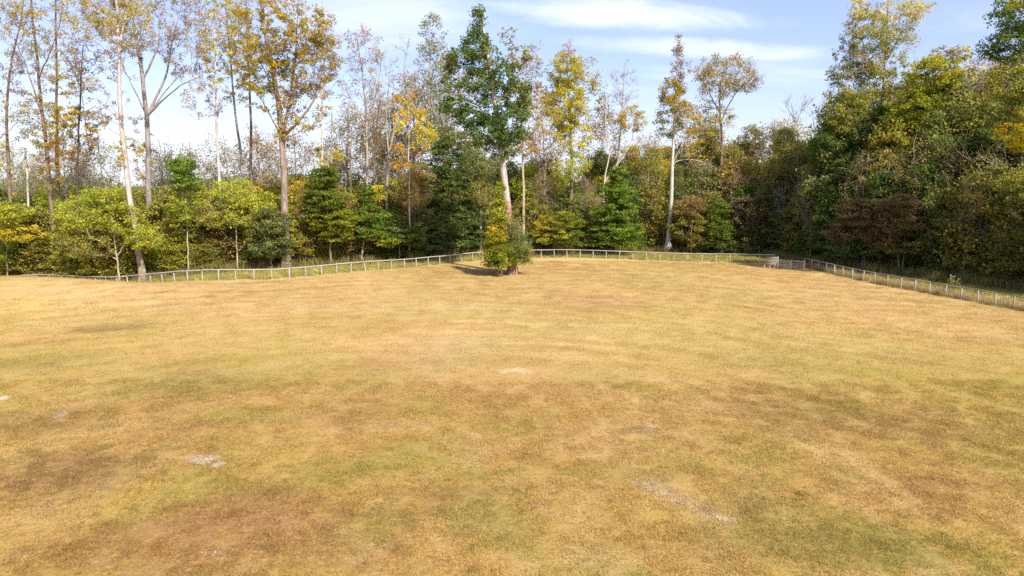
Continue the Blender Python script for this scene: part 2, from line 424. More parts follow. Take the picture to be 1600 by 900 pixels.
def blade_material():
    m, k = material('grass_blade')
    geo = k.n('ShaderNodeNewGeometry'); P = geo.outputs['Position']
    g = k.n('ShaderNodeGroup'); g.node_tree = FIELD; k.l(P, g.inputs[0])
    oi = geo.outputs['Random Per Island']
    c = k.mix(k.step(oi, 0.55, 0.9), k.mix(1.0, g.outputs[0], (0.92, 0.90, 0.85), 'MULTIPLY'), k.mix(1.0, g.outputs[0], (1.42, 1.34, 1.15), 'MULTIPLY'))
    c = k.mix(k.math('MULTIPLY', k.step(oi, 0.14, 0.0), 0.6), c, (0.24, 0.24, 0.05))
    d = k.n('ShaderNodeBsdfDiffuse'); t = k.n('ShaderNodeBsdfTranslucent')
    k.l(c, d.inputs[0]); k.l(c, t.inputs[0])
    mx = k.n('ShaderNodeMixShader', i_0=0.35); k.l(d.outputs[0], mx.inputs[1]); k.l(t.outputs[0], mx.inputs[2])
    finish(k, mx.outputs[0])
    return m

# ------------------------------------------------------------------ the ground
def build_ground():
    def axis(a, b_, step, far_lo, far_hi):
        core = np.arange(a, b_ + 1e-6, step)
        lo = [a - step]; s_ = step
        while lo[-1] > far_lo: s_ *= 1.35; lo.append(lo[-1] - s_)
        hi = [b_ + step]; s_ = step
        while hi[-1] < far_hi: s_ *= 1.35; hi.append(hi[-1] + s_)
        return np.array(lo[::-1] + list(core) + hi)
    X = axis(-84, 84, 0.8, -3500, 3500); Y = axis(6, 132, 0.8, -800, 4500)
    gx, gy = np.meshgrid(X, Y)
    gz = ground_z(gx, gy)
    far = np.hypot(gx, gy)
    gz = np.where(far > 200, gz * np.clip(1 - (far - 200) / 100, 0, 1), gz)
    yy = np.maximum(gy, 0.5); uu = gx / yy
    fd, ed = fence_d(uu), edge_d(uu)
    zone = np.clip((gy - fd) / 1.2 + 0.5, 0, 1) + np.clip((gy - ed) / 2.5 + 0.3, 0, 1)
    side = np.abs(gx) > 46
    zone = np.where(gy < 8, np.where(np.abs(gx) > 55, 2.0, 0.0), zone)
    V = np.stack([gx, gy, gz], -1).reshape(-1, 3)
    ny, nx = gx.shape
    i = np.arange(ny - 1)[:, None] * nx; j = np.arange(nx - 1)[None, :]
    F = np.stack([i + j, i + j + 1, i + nx + j + 1, i + nx + j], -1).reshape(-1, 4)
    me = mesh_quads('ground', V, F, smooth=True)
    a = me.attributes.new('zone', 'FLOAT', 'POINT')
    a.data.foreach_set('value', zone.astype(np.float32).ravel())
    o = link('ground', me, ground_material())
    tag(o, kind='structure')
build_ground()

# ------------------------------------------------------------------ grass standing on the field (instanced tufts on one object)
def tuft_mesh(name, n, radius, h0, h1, width, lean, mat, r, bend=True):
    a = r.uniform(0, 2 * math.pi, n); q = radius * np.sqrt(r.uniform(0, 1, n))
    p = np.stack([q * np.cos(a), q * np.sin(a), np.full(n, -0.01)], 1)
    h = r.uniform(h0, h1, n); az = r.uniform(0, 2 * math.pi, n); ln = r.uniform(0.1, lean, n)
    d = np.stack([np.cos(az) * ln, np.sin(az) * ln, np.ones(n)], 1); d /= np.linalg.norm(d, axis=1)[:, None]
    saz = az + math.pi / 2 + r.uniform(-.6, .6, n)
    sv = np.stack([np.cos(saz), np.sin(saz), np.zeros(n)], 1) * width
    mid = p + d * (h * .55)[:, None]
    tip = p + d * h[:, None] + np.stack([np.cos(az), np.sin(az), -0.4 * np.ones(n)], 1) * (h * ln * .4)[:, None]
    V = np.stack([p - sv, p + sv, mid + sv * .8, mid - sv * .8, tip + sv * .15, tip - sv * .15], 1).reshape(-1, 3)
    b0 = np.arange(n)[:, None] * 6
    F = np.concatenate([b0 + np.array([[0, 1, 2, 3]]), b0 + np.array([[3, 2, 4, 5]])], 0)
    me = mesh_quads(name, V, F)
    me.materials.append(mat)
    return me

def scatter(name, base_me, tufts, density, smin, smax, seed, label_):
    """one stuff object: geometry nodes stand the tufts on the base sheet"""
    o = link(name, base_me)
    tag(o, label_, kind='stuff')
    g = bpy.data.node_groups.new(name + '_nodes', 'GeometryNodeTree')
    g.interface.new_socket('Geometry', in_out='INPUT', socket_type='NodeSocketGeometry')
    g.interface.new_socket('Geometry', in_out='OUTPUT', socket_type='NodeSocketGeometry')
    nd, ln = g.nodes, g.links
    gi = nd.new('NodeGroupInput'); go = nd.new('NodeGroupOutput')
    dp = nd.new('GeometryNodeDistributePointsOnFaces'); dp.inputs['Density'].default_value = density; dp.inputs['Seed'].default_value = seed
    g2i = nd.new('GeometryNodeGeometryToInstance')
    for t in tufts:
        src = bpy.data.objects.new('grass_tuft', t)
        oi = nd.new('GeometryNodeObjectInfo'); oi.inputs[0].default_value = src
        ln.new(oi.outputs['Geometry'], g2i.inputs[0])
    ip = nd.new('GeometryNodeInstanceOnPoints'); ip.inputs['Pick Instance'].default_value = True
    rv = nd.new('FunctionNodeRandomValue'); rv.data_type = 'FLOAT_VECTOR'
    rv.inputs[0].default_value = (-0.05, -0.05, 0); rv.inputs[1].default_value = (0.05, 0.05, 6.283)
    rs = nd.new('FunctionNodeRandomValue'); rs.data_type = 'FLOAT'
    rs.inputs[2].default_value = smin; rs.inputs[3].default_value = smax
    ln.new(gi.outputs[0], dp.inputs['Mesh']); ln.new(dp.outputs['Points'], ip.inputs['Points'])
    ln.new(g2i.outputs[0], ip.inputs['Instance']); ln.new(rv.outputs[0], ip.inputs['Rotation']); ln.new(rs.outputs[1], ip.inputs['Scale'])
    ln.new(ip.outputs[0], go.inputs[0])
    md = o.modifiers.new('scatter', 'NODES'); md.node_group = g
    return o

def wedge(name, ulo, uhi, dlo, dhi, nu=40, nd_=40):
    """sheet between two distance functions over bearing"""
    us = np.linspace(ulo, uhi, nu); t = np.linspace(0, 1, nd_)
    a = np.array([dlo(q) for q in us]); b_ = np.array([dhi(q) for q in us])
    y = a[None, :] * (1 - t[:, None]) + b_[None, :] * t[:, None]
    x = us[None, :] * y
    V = np.stack([x, y, ground_z(x, y)], -1).reshape(-1, 3)
    i = np.arange(nd_ - 1)[:, None] * nu; j = np.arange(nu - 1)[None, :]
    F = np.stack([i + j, i + j + 1, i + nu + j + 1, i + nu + j], -1).reshape(-1, 4)
    return mesh_quads(name, V, F)

BLADE = blade_material()
gr = np.random.default_rng(3)
near_tufts = [tuft_mesh('grass_tuft', 260, 0.50, 0.03, 0.10, 0.0065, 1.2, BLADE, gr) for _ in range(5)]
far_tufts = [tuft_mesh('grass_tuft', 130, 0.85, 0.03, 0.08, 0.010, 1.3, BLADE, gr) for _ in range(4)]
scatter('mown_grass', wedge('mown_grass', -1.3, 1.3, lambda q: 9, lambda q: 36), near_tufts, 3.2, 0.6, 1.4, 1, 'short dry straw and green grass of the near field')
scatter('far_mown_grass', wedge('far_mown_grass', -1.1, 1.1, lambda q: 36.2, lambda q: min(fence_d(q) - 0.8, 96)), far_tufts, 2.4, 0.7, 1.2, 2, 'short dry grass of the far field up to the fence')

# rough verge between fence and wood
ROUGH = leaf_material('rough_grass', 0.0, 0.2, 0.4)
def rough_tuft(name, n, radius, h0, h1, width, cols, r):
    me = tuft_mesh(name, n, radius, h0, h1, width, 0.6, ROUGH, r)
    ci = r.integers(0, len(cols), n)
    t = np.array(cols)[ci] * r.uniform(0.8, 1.2, (n, 1))
    t = np.concatenate([t, t], 0)
    a = me.attributes.new('tint', 'FLOAT_COLOR', 'FACE')
    a.data.foreach_set('color', np.concatenate([t, np.ones((len(t), 1))], 1).astype(np.float32).ravel())
    return me
rt = [rough_tuft('rough_tuft', 90, 0.5, 0.12, 0.42, 0.012, [(0.42, 0.34, 0.10), (0.34, 0.33, 0.07), (0.52, 0.40, 0.17), (0.24, 0.28, 0.05)], gr) for _ in range(4)]
scatter('rough_grass', wedge('rough_grass', -0.85, 0.9, lambda q: fence_d(q) + 0.15, lambda q: edge_d(q) + 1.5, 120, 12), rt, 1.5, 0.6, 1.3, 4, 'rough yellow green grass on the verge between fence and wood')
dt = [rough_tuft('dry_tuft', 60, 0.35, 0.35, 0.9, 0.009, [(0.50, 0.38, 0.22), (0.42, 0.30, 0.17), (0.36, 0.28, 0.12), (0.55, 0.44, 0.28)], gr) for _ in range(3)]
scatter('dry_weeds', wedge('dry_weeds', 0.44, 0.92, lambda q: fence_d(q) - 0.15, lambda q: fence_d(q) + 1.3, 90, 4), dt, 5.0, 0.6, 1.2, 5, 'tall dry tan weeds growing through the right hand fence')
dt2 = [rough_tuft('dry_tuft', 50, 0.35, 0.15, 0.5, 0.010, [(0.56, 0.44, 0.24), (0.46, 0.38, 0.15), (0.36, 0.34, 0.09)], gr) for _ in range(3)]
scatter('fence_line_weeds', wedge('fence_line_weeds', -0.75, 0.38, lambda q: fence_d(q) - 0.15, lambda q: fence_d(q) + 0.5, 160, 3), dt2, 1.6, 0.5, 1.1, 6, 'straw coloured unmown grass along the long white fence')

ut = [rough_tuft('undergrowth_tuft', 80, 0.6, 0.4, 1.5, 0.02, [(0.36, 0.30, 0.12), (0.22, 0.26, 0.06), (0.30, 0.21, 0.11), (0.16, 0.19, 0.05), (0.42, 0.34, 0.16)], gr) for _ in range(4)]
scatter('edge_undergrowth', wedge('edge_undergrowth', -0.85, 0.9, lambda q: max(edge_d(q) - 2.6, fence_d(q) + 1), lambda q: edge_d(q) + 3, 140, 5), ut, 0.8, 0.5, 1.3, 8, 'tangled tall weeds and brambles at the foot of the wood')

# ------------------------------------------------------------------ the fences
WHITE = wood_paint('weathered_white_board', (0.42, 0.38, 0.335), (0.28, 0.25, 0.215))
GREYW = wood_paint('weathered_grey_board', (0.32, 0.28, 0.24), (0.20, 0.175, 0.15))
TANW = wood_paint('weathered_tan_post', (0.40, 0.345, 0.28), (0.27, 0.225, 0.18))
def wire_material():
    m, k = material('galvanised_wire')
    geo = k.n('ShaderNodeNewGeometry')
    c = k.mix(k.noise(geo.outputs['Position'], 2.0, 3), (0.42, 0.40, 0.38), (0.24, 0.20, 0.17))
    bs = k.n('ShaderNodeBsdfPrincipled'); k.l(c, bs.inputs['Base Color']); bs.inputs['Roughness'].default_value = 0.5; bs.inputs['Metallic'].default_value = 0.4
    finish(k, bs.outputs[0]); return m
WIRE = wire_material()

def post_mesh(hw, h):
    t = Tubes()
    b_ = np.array([[-hw, -hw], [hw, -hw], [hw, hw], [-hw, hw]])
    lv = [(-0.25, 1.0), (h - 0.02, 0.97), (h, 0.8)]
    V = np.array([[x * s_, y * s_, z] for z, s_ in lv for x, y in b_])
    F = []
    for l_ in range(2):
        for j in range(4): F.append([l_ * 4 + j, l_ * 4 + (j + 1) % 4, l_ * 4 + 4 + (j + 1) % 4, l_ * 4 + 4 + j])
    F.append([8, 9, 10, 11])
    return mesh_quads('post', V, np.array(F))

def fence(pts, spacing, h, label_, name, postmat, railmat, group=None, rail_h=0.058, wire_r=0.0035, jitter=0.032):
    pts = np.array(pts, float)
    seg = np.r_[0, np.cumsum(np.linalg.norm(np.diff(pts[:, :2], axis=0), axis=1))]
    n = int(round(seg[-1] / spacing))
    d = np.linspace(0, seg[-1], n + 1)
    X = np.interp(d, seg, pts[:, 0]); Y = np.interp(d, seg, pts[:, 1]); Z = ground_z(X, Y)
    root = empty(name, (X[0], Y[0], Z[0]))
    tag(root, label_, 'fence', group)
    O = np.array([X[0], Y[0], Z[0]])
    pm = post_mesh(0.05, h); pm.materials.append(postmat)
    P = np.stack([X, Y, Z], 1) - O
    for i in range(n + 1):
        o = link('post', pm, None, root)
        a = math.atan2(P[min(i + 1, n)][1] - P[max(i - 1, 0)][1], P[min(i + 1, n)][0] - P[max(i - 1, 0)][0])
        o.location = P[i]
        o.rotation_euler = (rng.normal(0, jitter), rng.normal(0, jitter), a)
        o.scale = (rng.uniform(.9, 1.12), 1, rng.uniform(.985, 1.02))
    t = Tubes(); t.box((0.5, 0, 0), (0.497, 0.022, rail_h)); rm = t.mesh('rail', False); rm.materials.append(railmat)
    for i in range(0, n, 2):
        a = P[i]; b_ = P[min(i + 2, n)]
        v = Vector(b_ - a); L = v.length
        o = link('rail', rm, None, root)
        q = v.to_track_quat('X', 'Z')
        o.rotation_euler = q.to_euler()
        side = q @ Vector((0, -0.086, 0))
        o.location = Vector(a) + Vector((0, 0, h - rail_h + 0.015 + rng.normal(0, .022))) + side
        o.scale = (L, 1, 1)
    wt = Tubes()
    hs = [0.08, 0.24, 0.42, 0.62, 0.84]
    for i in range(n):
        a, b_ = P[i], P[i + 1]
        for hh in hs:
            wt.tube([a + [0, 0, hh], b_ + [0, 0, hh]], [wire_r, wire_r], 3)
        L = np.linalg.norm(b_ - a); k_ = int(L / 0.2)
        for q in range(1, k_):
            p = a + (b_ - a) * q / k_
            wt.tube([p + [0, 0, 0.02], p + [0, 0, h - 0.15]], [wire_r * .8] * 2, 3)
    w_ = link('wire_mesh', wt.mesh('wire_mesh', False), WIRE, root); tag(w_, kind='stuff')
    return root

FH = 1.2
fence([(a, b_, 0) for a, b_ in LEFT_RUN], 1.9, FH,
      'long off white post and rail fence with wire sweeping from far left to the gate', 'post_and_rail_fence', WHITE, WHITE)
fence([(a, b_, 0) for a, b_ in RIGHT_RUN], 1.75, FH,
      'weathered tan and grey wire fence running from the gate along the right hand wood', 'post_and_rail_fence', TANW, GREYW, rail_h=0.05, wire_r=0.0045)

def gate():
    g0 = gp(1214, 419.5); g1 = gp(1257, 421)
    v = g1 - g0; v[2] = 0; L = np.linalg.norm(v); d = v / L
    rz = math.atan2(d[1], d[0])
    root = empty('farm_gate', g0, rz)
    tag(root, 'low pale slatted double farm gate between the two fences', 'gate')
    pm = post_mesh(0.075, 1.15); pm.materials.append(TANW)
    for x in (0.05, L * 0.5, L - 0.05):
        o = link('gate_post', pm, None, root); o.location = (x, 0, 0); o.scale = (1, 1, 1.02 if x > 1 else 1.35)
    for li, (x0, x1, hs) in enumerate(((0.14, L * .5 - .1, (0.16, 0.36, 0.56, 0.78, 1.02)), (L * .5 + .1, L - .14, (0.16, 0.40, 0.66, 1.0)))):
        leaf = link('gate_leaf', (lambda t: (t.box(((x0 + 0.03), 0, 0.58), (0.03, 0.03, 0.5)), t.box((x1 - 0.03, 0, 0.58), (0.03, 0.03, 0.5)), t.box(((x0 + x1) / 2, 0, 1.06), ((x1 - x0) / 2, 0.028, 0.03)), t.mesh('gate_leaf', False))[-1])(Tubes()), TANW, root)
        for hh in hs:
            t = Tubes(); t.box(((x0 + x1) / 2, -0.053, hh), ((x1 - x0) / 2, 0.02, 0.042)); link('slat', t.mesh('slat', False), TANW, leaf)
        t = Tubes(); a = np.array([x0 + .08, -0.095, 0.2]); b_ = np.array([x1 - .08, -0.095, 0.98])
        ang = math.atan2(b_[2] - a[2], b_[0] - a[0])
        t.box((a + b_) / 2, (np.linalg.norm(b_ - a) / 2, 0.018, 0.035), np.array(Matrix.Rotation(-ang, 3, 'Y')))
        link('brace', t.mesh('brace', False), TANW, leaf)
    t = Tubes(); t.box((L * .86, 0.14, 0.42), (0.2, 0.025, 0.42)); o = link('backing_board', t.mesh('backing_board', False), BARK['brown'], root)
gate()

def stile():
    b0 = gp(1194, 418.5); b1 = gp(1212, 419.5)
    v = b1 - b0; v[2] = 0; L = np.linalg.norm(v); d = v / L
    root = empty('leaning_slatted_panel', b0, math.atan2(d[1], d[0]))
    tag(root, 'grey slatted ramp panel on slanted legs leaning against the fence end beside the gate', 'panel')
    tilt = 0.30
    for x in (0.05, L * .5, L - 0.1):
        t = Tubes(); t.tube([[x, -0.45, -0.03], [x + tilt, 0.0, 1.42]], [0.055, 0.055], 4); link('leg', t.mesh('leg', False), TANW, root)
    for i, f in enumerate((0.42, 0.56, 0.70, 0.84, 0.98)):
        t = Tubes(); t.box((L * .5 - 0.02 + tilt * f, -0.45 + 0.45 * f - 0.06, 1.42 * f), (L * .5, 0.025, 0.065)); link('slat', t.mesh('slat', False), GREYW if i % 2 else TANW, root)
stile()

# ------------------------------------------------------------------ trees
PAL = {   # weight, colour of the leaves themselves
    'yellowgreen': [(4, (0.38, 0.41, 0.05)), (3, (0.49, 0.48, 0.055)), (2, (0.27, 0.33, 0.05)), (1, (0.52, 0.40, 0.07))],
    'olive': [(4, (0.28, 0.27, 0.06)), (3, (0.36, 0.33, 0.07)), (2, (0.20, 0.215, 0.05)), (1, (0.40, 0.29, 0.08))],
    'dullgreen': [(4, (0.20, 0.235, 0.072)), (3, (0.26, 0.285, 0.085)), (2, (0.13, 0.17, 0.055))],
    'darkgreen': [(4, (0.105, 0.165, 0.042)), (3, (0.155, 0.215, 0.052)), (2, (0.075, 0.12, 0.040)), (1, (0.21, 0.235, 0.055))],
    'brightgreen': [(4, (0.165, 0.235, 0.035)), (3, (0.23, 0.30, 0.04)), (2, (0.11, 0.17, 0.03))],
    'lime': [(4, (0.29, 0.33, 0.035)), (3, (0.37, 0.38, 0.04)), (2, (0.20, 0.25, 0.035))],
    'golden': [(4, (0.60, 0.46, 0.045)), (3, (0.64, 0.51, 0.06)), (2, (0.54, 0.37, 0.045)), (3, (0.40, 0.40, 0.06))],
    'yellow': [(5, (0.50, 0.43, 0.035)), (3, (0.58, 0.47, 0.045)), (3, (0.34, 0.34, 0.045)), (1, (0.55, 0.34, 0.05))],
    'orange': [(4, (0.56, 0.29, 0.04)), (3, (0.60, 0.38, 0.05)), (2, (0.42, 0.20, 0.04)), (1, (0.38, 0.30, 0.06))],
    'brown': [(4, (0.36, 0.25, 0.10)), (3, (0.43, 0.30, 0.12)), (2, (0.27, 0.19, 0.08)), (2, (0.30, 0.27, 0.07))],
    'redbrown': [(4, (0.19, 0.125, 0.065)), (3, (0.24, 0.155, 0.08)), (2, (0.15, 0.105, 0.055)), (3, (0.15, 0.145, 0.05))],
    'mauve': [(4, (0.40, 0.33, 0.34)), (3, (0.46, 0.37, 0.33)), (2, (0.33, 0.28, 0.32)), (2, (0.50, 0.37, 0.18))],
    'mauvegold': [(3, (0.42, 0.37, 0.35)), (4, (0.64, 0.50, 0.06)), (2, (0.54, 0.40, 0.10)), (3, (0.42, 0.42, 0.10))],
    'midgreen': [(4, (0.125, 0.20, 0.050)), (3, (0.18, 0.25, 0.065)), (2, (0.09, 0.145, 0.042)), (1, (0.24, 0.27, 0.07))],
    'palegreen': [(4, (0.33, 0.35, 0.13)), (3, (0.26, 0.29, 0.11)), (2, (0.40, 0.34, 0.15)), (2, (0.32, 0.29, 0.22))],
}

def leaves(r, cen, n, sig, flat, size, pal, up=0.6):
    """quads of leaf colour round each cluster centre -> V, F, tint"""
    cen = np.asarray(cen, float); m = len(cen)
    if m == 0: return None
    if n >= 30: n = int(n * 1.08); size = size * .9
    idx = np.repeat(np.arange(m), n)
    q = len(idx)
    g = r.normal(0, 1, (q, 3)); g *= (np.clip(r.normal(1, .25, (q, 1)), .3, 1.6)) / (np.linalg.norm(g, axis=1)[:, None] + .6)
    cs = r.uniform(.7, 1.3, m)[idx]
    p = cen[idx] + g * np.array([sig, sig, sig * flat]) * cs[:, None] * 1.5
    nn = r.normal(0, 1, (q, 3)); nn[:, 2] += up * np.sign(nn[:, 2] + .5) * 1.0; nn /= np.linalg.norm(nn, axis=1)[:, None]
    t = np.cross(nn, r.normal(0, 1, (q, 3))); t /= np.linalg.norm(t, axis=1)[:, None]
    b_ = np.cross(nn, t)
    s_ = size * r.uniform(.6, 1.35, (q, 1))
    V = np.stack([p - t * s_, p - b_ * s_ * .62, p + t * s_ * .9, p + b_ * s_ * .62], 1).reshape(-1, 3)
    F = np.arange(q * 4).reshape(-1, 4)
    ws = np.array([w_ for w_, _ in PAL[pal]], float); ws /= ws.sum(); cols = np.array([c for _, c in PAL[pal]])
    ci = r.choice(len(cols), m, p=ws)[idx]
    sw = r.random(q) < 0.35
    ci[sw] = r.choice(len(cols), sw.sum(), p=ws)
    tint = cols[ci] * (r.uniform(.82, 1.2, m)[idx] * r.uniform(.8, 1.2, q))[:, None]
    return V, F, tint

def join_leaves(parts):
    parts = [p for p in parts if p is not None]
    V = []; F = []; T = []; n = 0
    for v_, f_, t_ in parts: V.append(v_); F.append(f_ + n); T.append(t_); n += len(v_)
    return np.concatenate(V), np.concatenate(F), np.concatenate(T)

def blob_points(r, c, rad, n, shell=0.35):
    g = r.normal(0, 1, (n, 3)); g /= np.linalg.norm(g, axis=1)[:, None]
    q = (shell + (1 - shell) * r.random(n)) ** 0.6
    return np.asarray(c) + g * q[:, None] * np.asarray(rad)

def grow(stems, targets, r, zmin, step=0.9, rt=0.013, exp=2.35, droop=1.0):
    """stems: list of (pts, radii). Branches grow from them to every target. Returns tubes list and terminals"""
    P = []; rad = []; par = []
    stemflag = []
    for pts, rr in stems:
        L = np.r_[0, np.cumsum(np.linalg.norm(np.diff(pts, axis=0), axis=1))]
        m = max(3, int(L[-1] / .6))
        s_ = np.linspace(0, L[-1], m)
        for q in s_:
            P.append([np.interp(q, L, pts[:, c]) for c in range(3)]); rad.append(np.interp(q, L, rr)); par.append(-1); stemflag.append(True)
    P = np.array(P); rad = list(rad)
    ns = len(P)
    cap = len(P) + len(targets) * 30
    A = np.full((cap, 3), 1e9); A[:ns] = P
    ok = np.zeros(cap, bool); ok[:ns] = P[:, 2] >= zmin
    if not ok.any(): ok[:ns] = True
    cnt = ns
    targets = np.asarray(targets)
    dmin = np.array([np.linalg.norm(P - t, axis=1).min() for t in targets]) if len(targets) else []
    chains = []
    for ti in np.argsort(dmin):
        t = targets[ti]
        dv = t - A[:cnt]; dist = np.linalg.norm(dv, axis=1); hor = np.hypot(dv[:, 0], dv[:, 1])
        cost = dist + 1.3 * np.maximum(0, -dv[:, 2] + .45 * hor * droop) + np.where(ok[:cnt], 0, 1e6)
        a = int(np.argmin(cost)); D = dist[a]
        m = int(np.clip(math.ceil(D / step), 1, 14))
        ctrl = A[a] + (t - A[a]) * .5 + np.array([0, 0, -.10 * D]) + r.normal(0, .07 * D, 3)
        ids = [a]
        for q in range(1, m + 1):
            f = q / m
            p = (1 - f) ** 2 * A[a] + 2 * f * (1 - f) * ctrl + f * f * t + (r.normal(0, .05, 3) if q < m else 0)
            A[cnt] = p; ok[cnt] = True; par.append(ids[-1]); rad.append(0.0); ids.append(cnt); cnt += 1
        chains.append(ids)
    acc = np.zeros(cnt)
    for ch in chains: acc[ch[-1]] += rt ** exp
    for i in range(cnt - 1, ns - 1, -1):
        pa = par[i]
        if pa >= ns: acc[pa] += acc[i]
    R_ = acc ** (1 / exp)
    out_ = []
    for ch in chains:
        rr = [R_[i] for i in ch[1:]]
        a = ch[0]
        r0 = min(rr[0] * 1.15, (rad[a] if a < ns else R_[a]) * .85)
        rr = [max(r0, rr[0])] + rr
        if a < ns: rr = list(np.minimum(rr, max(rad[a] * .8, .02)))
        out_.append((A[ch], np.array(rr)))
    return out_

def stem_radii(pts, r0, top=0.25, flare=1.35):
    L = np.r_[0, np.cumsum(np.linalg.norm(np.diff(pts, axis=0), axis=1))]; L /= L[-1]
    rr = r0 * (1 - (1 - top) * L ** 0.9)
    rr = rr * (1 + (flare - 1) * np.exp(-L * 30))
    return rr

def smooth_path(pts, m=14, wob=0.0, r=None):
    pts = np.asarray(pts, float)
    L = np.r_[0, np.cumsum(np.linalg.norm(np.diff(pts, axis=0), axis=1))]
    k = np.linspace(0, L[-1], m)
    # Catmull style smoothing of the polyline
    q = np.stack([np.interp(k, L, pts[:, c]) for c in range(3)], 1)
    for _ in range(2):
        q[1:-1] = (q[:-2] + 2 * q[1:-1] + q[2:]) / 4
    if wob and r is not None: q[2:-1] += r.normal(0, wob, (m - 3, 3)) * np.array([1, 1, .2])
    return q

def hero(name, label_, depth, trunk, r0, crowns, bark='grey', limbs=(), cat='tree', seed=0, zfrac=0.3, size=0.17, twigs=0, bark2=None,
         group=None, top=0.22, flare=1.4, rt=0.012, lift=0.0, droop=1.0):
    """trunk: photo pixels from foot to tip; crowns: (px, py, rx, ry, clusters, leaves each, palette, spread, flat)"""
    r = np.random.default_rng(1000 + seed)
    foot = at(trunk[0][0], trunk[0][1], depth)
    base = np.array([foot[0], depth, float(ground_z(foot[0], depth)) + lift])
    pts = [base * 1.0] + [at(px, py, depth) for px, py in trunk[1:]]
    pts = np.array(pts) - base
    pts[0, 2] = -0.15
    pth = smooth_path(pts, 18, 0.04, r)
    rr = stem_radii(pth, r0, top, flare)
    stems = [(pth, rr)]
    root = empty(name, base)
    tag(root, label_, cat, group)
    tt = Tubes(); tt.tube(pth, rr, 10)
    link('trunk', tt.mesh('trunk'), BARK[bark], root)
    for lm in limbs:                       # (pixels, start radius, depth offset at the tip)
        q = np.array([at(px, py, depth + lm[2] * i / (len(lm[0]) - 1)) for i, (px, py) in enumerate(lm[0])]) - base
        j = np.argmin(np.linalg.norm(pth - q[0], axis=1)); q[0] = pth[j]
        q = smooth_path(q, 12, .05, r); lr = np.linspace(lm[1], .03, len(q)); stems.append((q, lr))
        t2 = Tubes(); t2.tube(q, lr, 7); link('limb', t2.mesh('limb'), BARK[bark], root)
    H = pth[-1, 2]
    T = []; LV = []
    for c in crowns:
        px, py, rx, ry, n, k, pal, sig, flat = c[:9]
        cc = at(px, py, depth) - base
        sx, sz = rx * depth / FPX, ry * depth / FPX
        p = blob_points(r, cc, (sx, min(sx, 5.5), sz), n)
        T.append(p)
        if k: LV.append(leaves(r, p, k, sig, flat, size * (c[9] if len(c) > 9 else 1), pal))
    if T:
        T = np.concatenate(T)
        ch = grow(stems, T, r, H * zfrac, rt=rt, droop=droop)
        bt = Tubes()
        for p, q in ch: bt.tube(p, q, 4 if q[0] < .05 else 6)
        if twigs:
            for p, q in ch:
                for _ in range(twigs):
                    a = p[r.integers(max(0, len(p) - 3), len(p))]
                    d = (p[-1] - p[0]); d = d / (np.linalg.norm(d) + 1e-6) + r.normal(0, .55, 3) + [0, 0, .5]
                    d *= r.uniform(.5, 1.3) / np.linalg.norm(d)
                    bt.tube([a, a + d * .5, a + d + r.normal(0, .08, 3)], [.014, .011, .006], 3)
        link('branches', bt.mesh('branches'), BARK[bark2 or bark], root)
        LV = [l_ for l_ in LV if l_ is not None]
        if LV:
            V, F, tn = join_leaves(LV)
            link('crown', mesh_quads('crown', V, F, tn), LEAF, root)
    return root

G = 'tall trees of the wood edge'
# --- left group: tall, slender, thin autumn crowns against the sky
hero('tall_tree', 'slender brown trunk with thin gold and green crown at the far left edge', 92, [(16, 400), (14, 270), (9, 180), (14, 110), (34, 30), (40, -20)], .30,
     [(20, 60, 45, 70, 63, 37, 'mauvegold', 0.42, .8), (30, 185, 55, 35, 34, 40, 'olive', .6, .6), (5, 250, 35, 30, 23, 43, 'golden', 0.46, .6)], 'brown', seed=1, size=.13, twigs=2, group=G)
hero('tall_tree', 'brown trunked tree with mauve and gold leaves, left one of the left edge pair', 88, [(82, 400), (80, 300), (67, 180), (58, 90), (48, 0), (40, -60)], .34,
     [(80, 200, 44, 50, 24, 50, 'yellow', .4, .6), (60, 20, 60, 70, 103, 31, 'mauvegold', 0.42, .8), (40, 120, 50, 45, 46, 29, 'mauve', 0.38, .8), (75, 170, 60, 26, 29, 43, 'golden', 0.38, .5), (78, 240, 34, 60, 39, 49, 'golden', 0.34, .7)], 'brown', seed=2, size=.12, twigs=2, group=G,
     limbs=[([(66, 170), (40, 100), (22, 60)], .12, 1), ([(60, 110), (90, 50), (100, 10)], .10, -1)])
hero('tall_tree', 'straight brown trunk rising behind the left pair, thin golden leaves all along it', 95, [(92, 400), (90, 280), (89, 140), (87, 20), (86, -40)], .32,
     [(90, 40, 45, 60, 63, 34, 'mauvegold', 0.38, .8), (105, 120, 40, 30, 29, 43, 'golden', 0.38, .6), (95, 215, 26, 55, 26, 26, 'orange', 0.3, .7)], 'brown', seed=3, size=.12, twigs=2, group=G)
hero('tall_tree', 'dark trunked tree in orange gold leaves, between the brown pair and the leaning pale trunk', 88, [(122, 400), (121, 290), (123, 200), (127, 120), (130, 70)], .24,
     [(130, 90, 28, 40, 34, 20, 'mauve', 0.38, .8), (124, 190, 44, 26, 46, 58, 'golden', 0.34, .6), (118, 225, 34, 26, 26, 36, 'orange', 0.3, .7), (122, 130, 30, 30, 23, 26, 'golden', 0.3, .7)], 'dark', seed=4, size=.13, twigs=2, group=G,
     limbs=[([(124, 190), (150, 165)], .05, 1), ([(126, 130), (112, 100), (104, 90)], .05, 0)])
hero('dead_tree', 'short pale bare stub of a trunk left of the brown pair', 93, [(44, 400), (43, 285), (39, 236)], .17, [], 'pale', seed=5, top=.7)
hero('dead_tree', 'thin pale tilting dead trunk just left of the leaning pale tree', 93, [(156, 400), (148, 295), (138, 225), (128, 150), (124, 110)], .15, [(128, 150, 24, 30, 18, 0, 'mauve', 0.38, .8)], 'pale', seed=6, twigs=3)
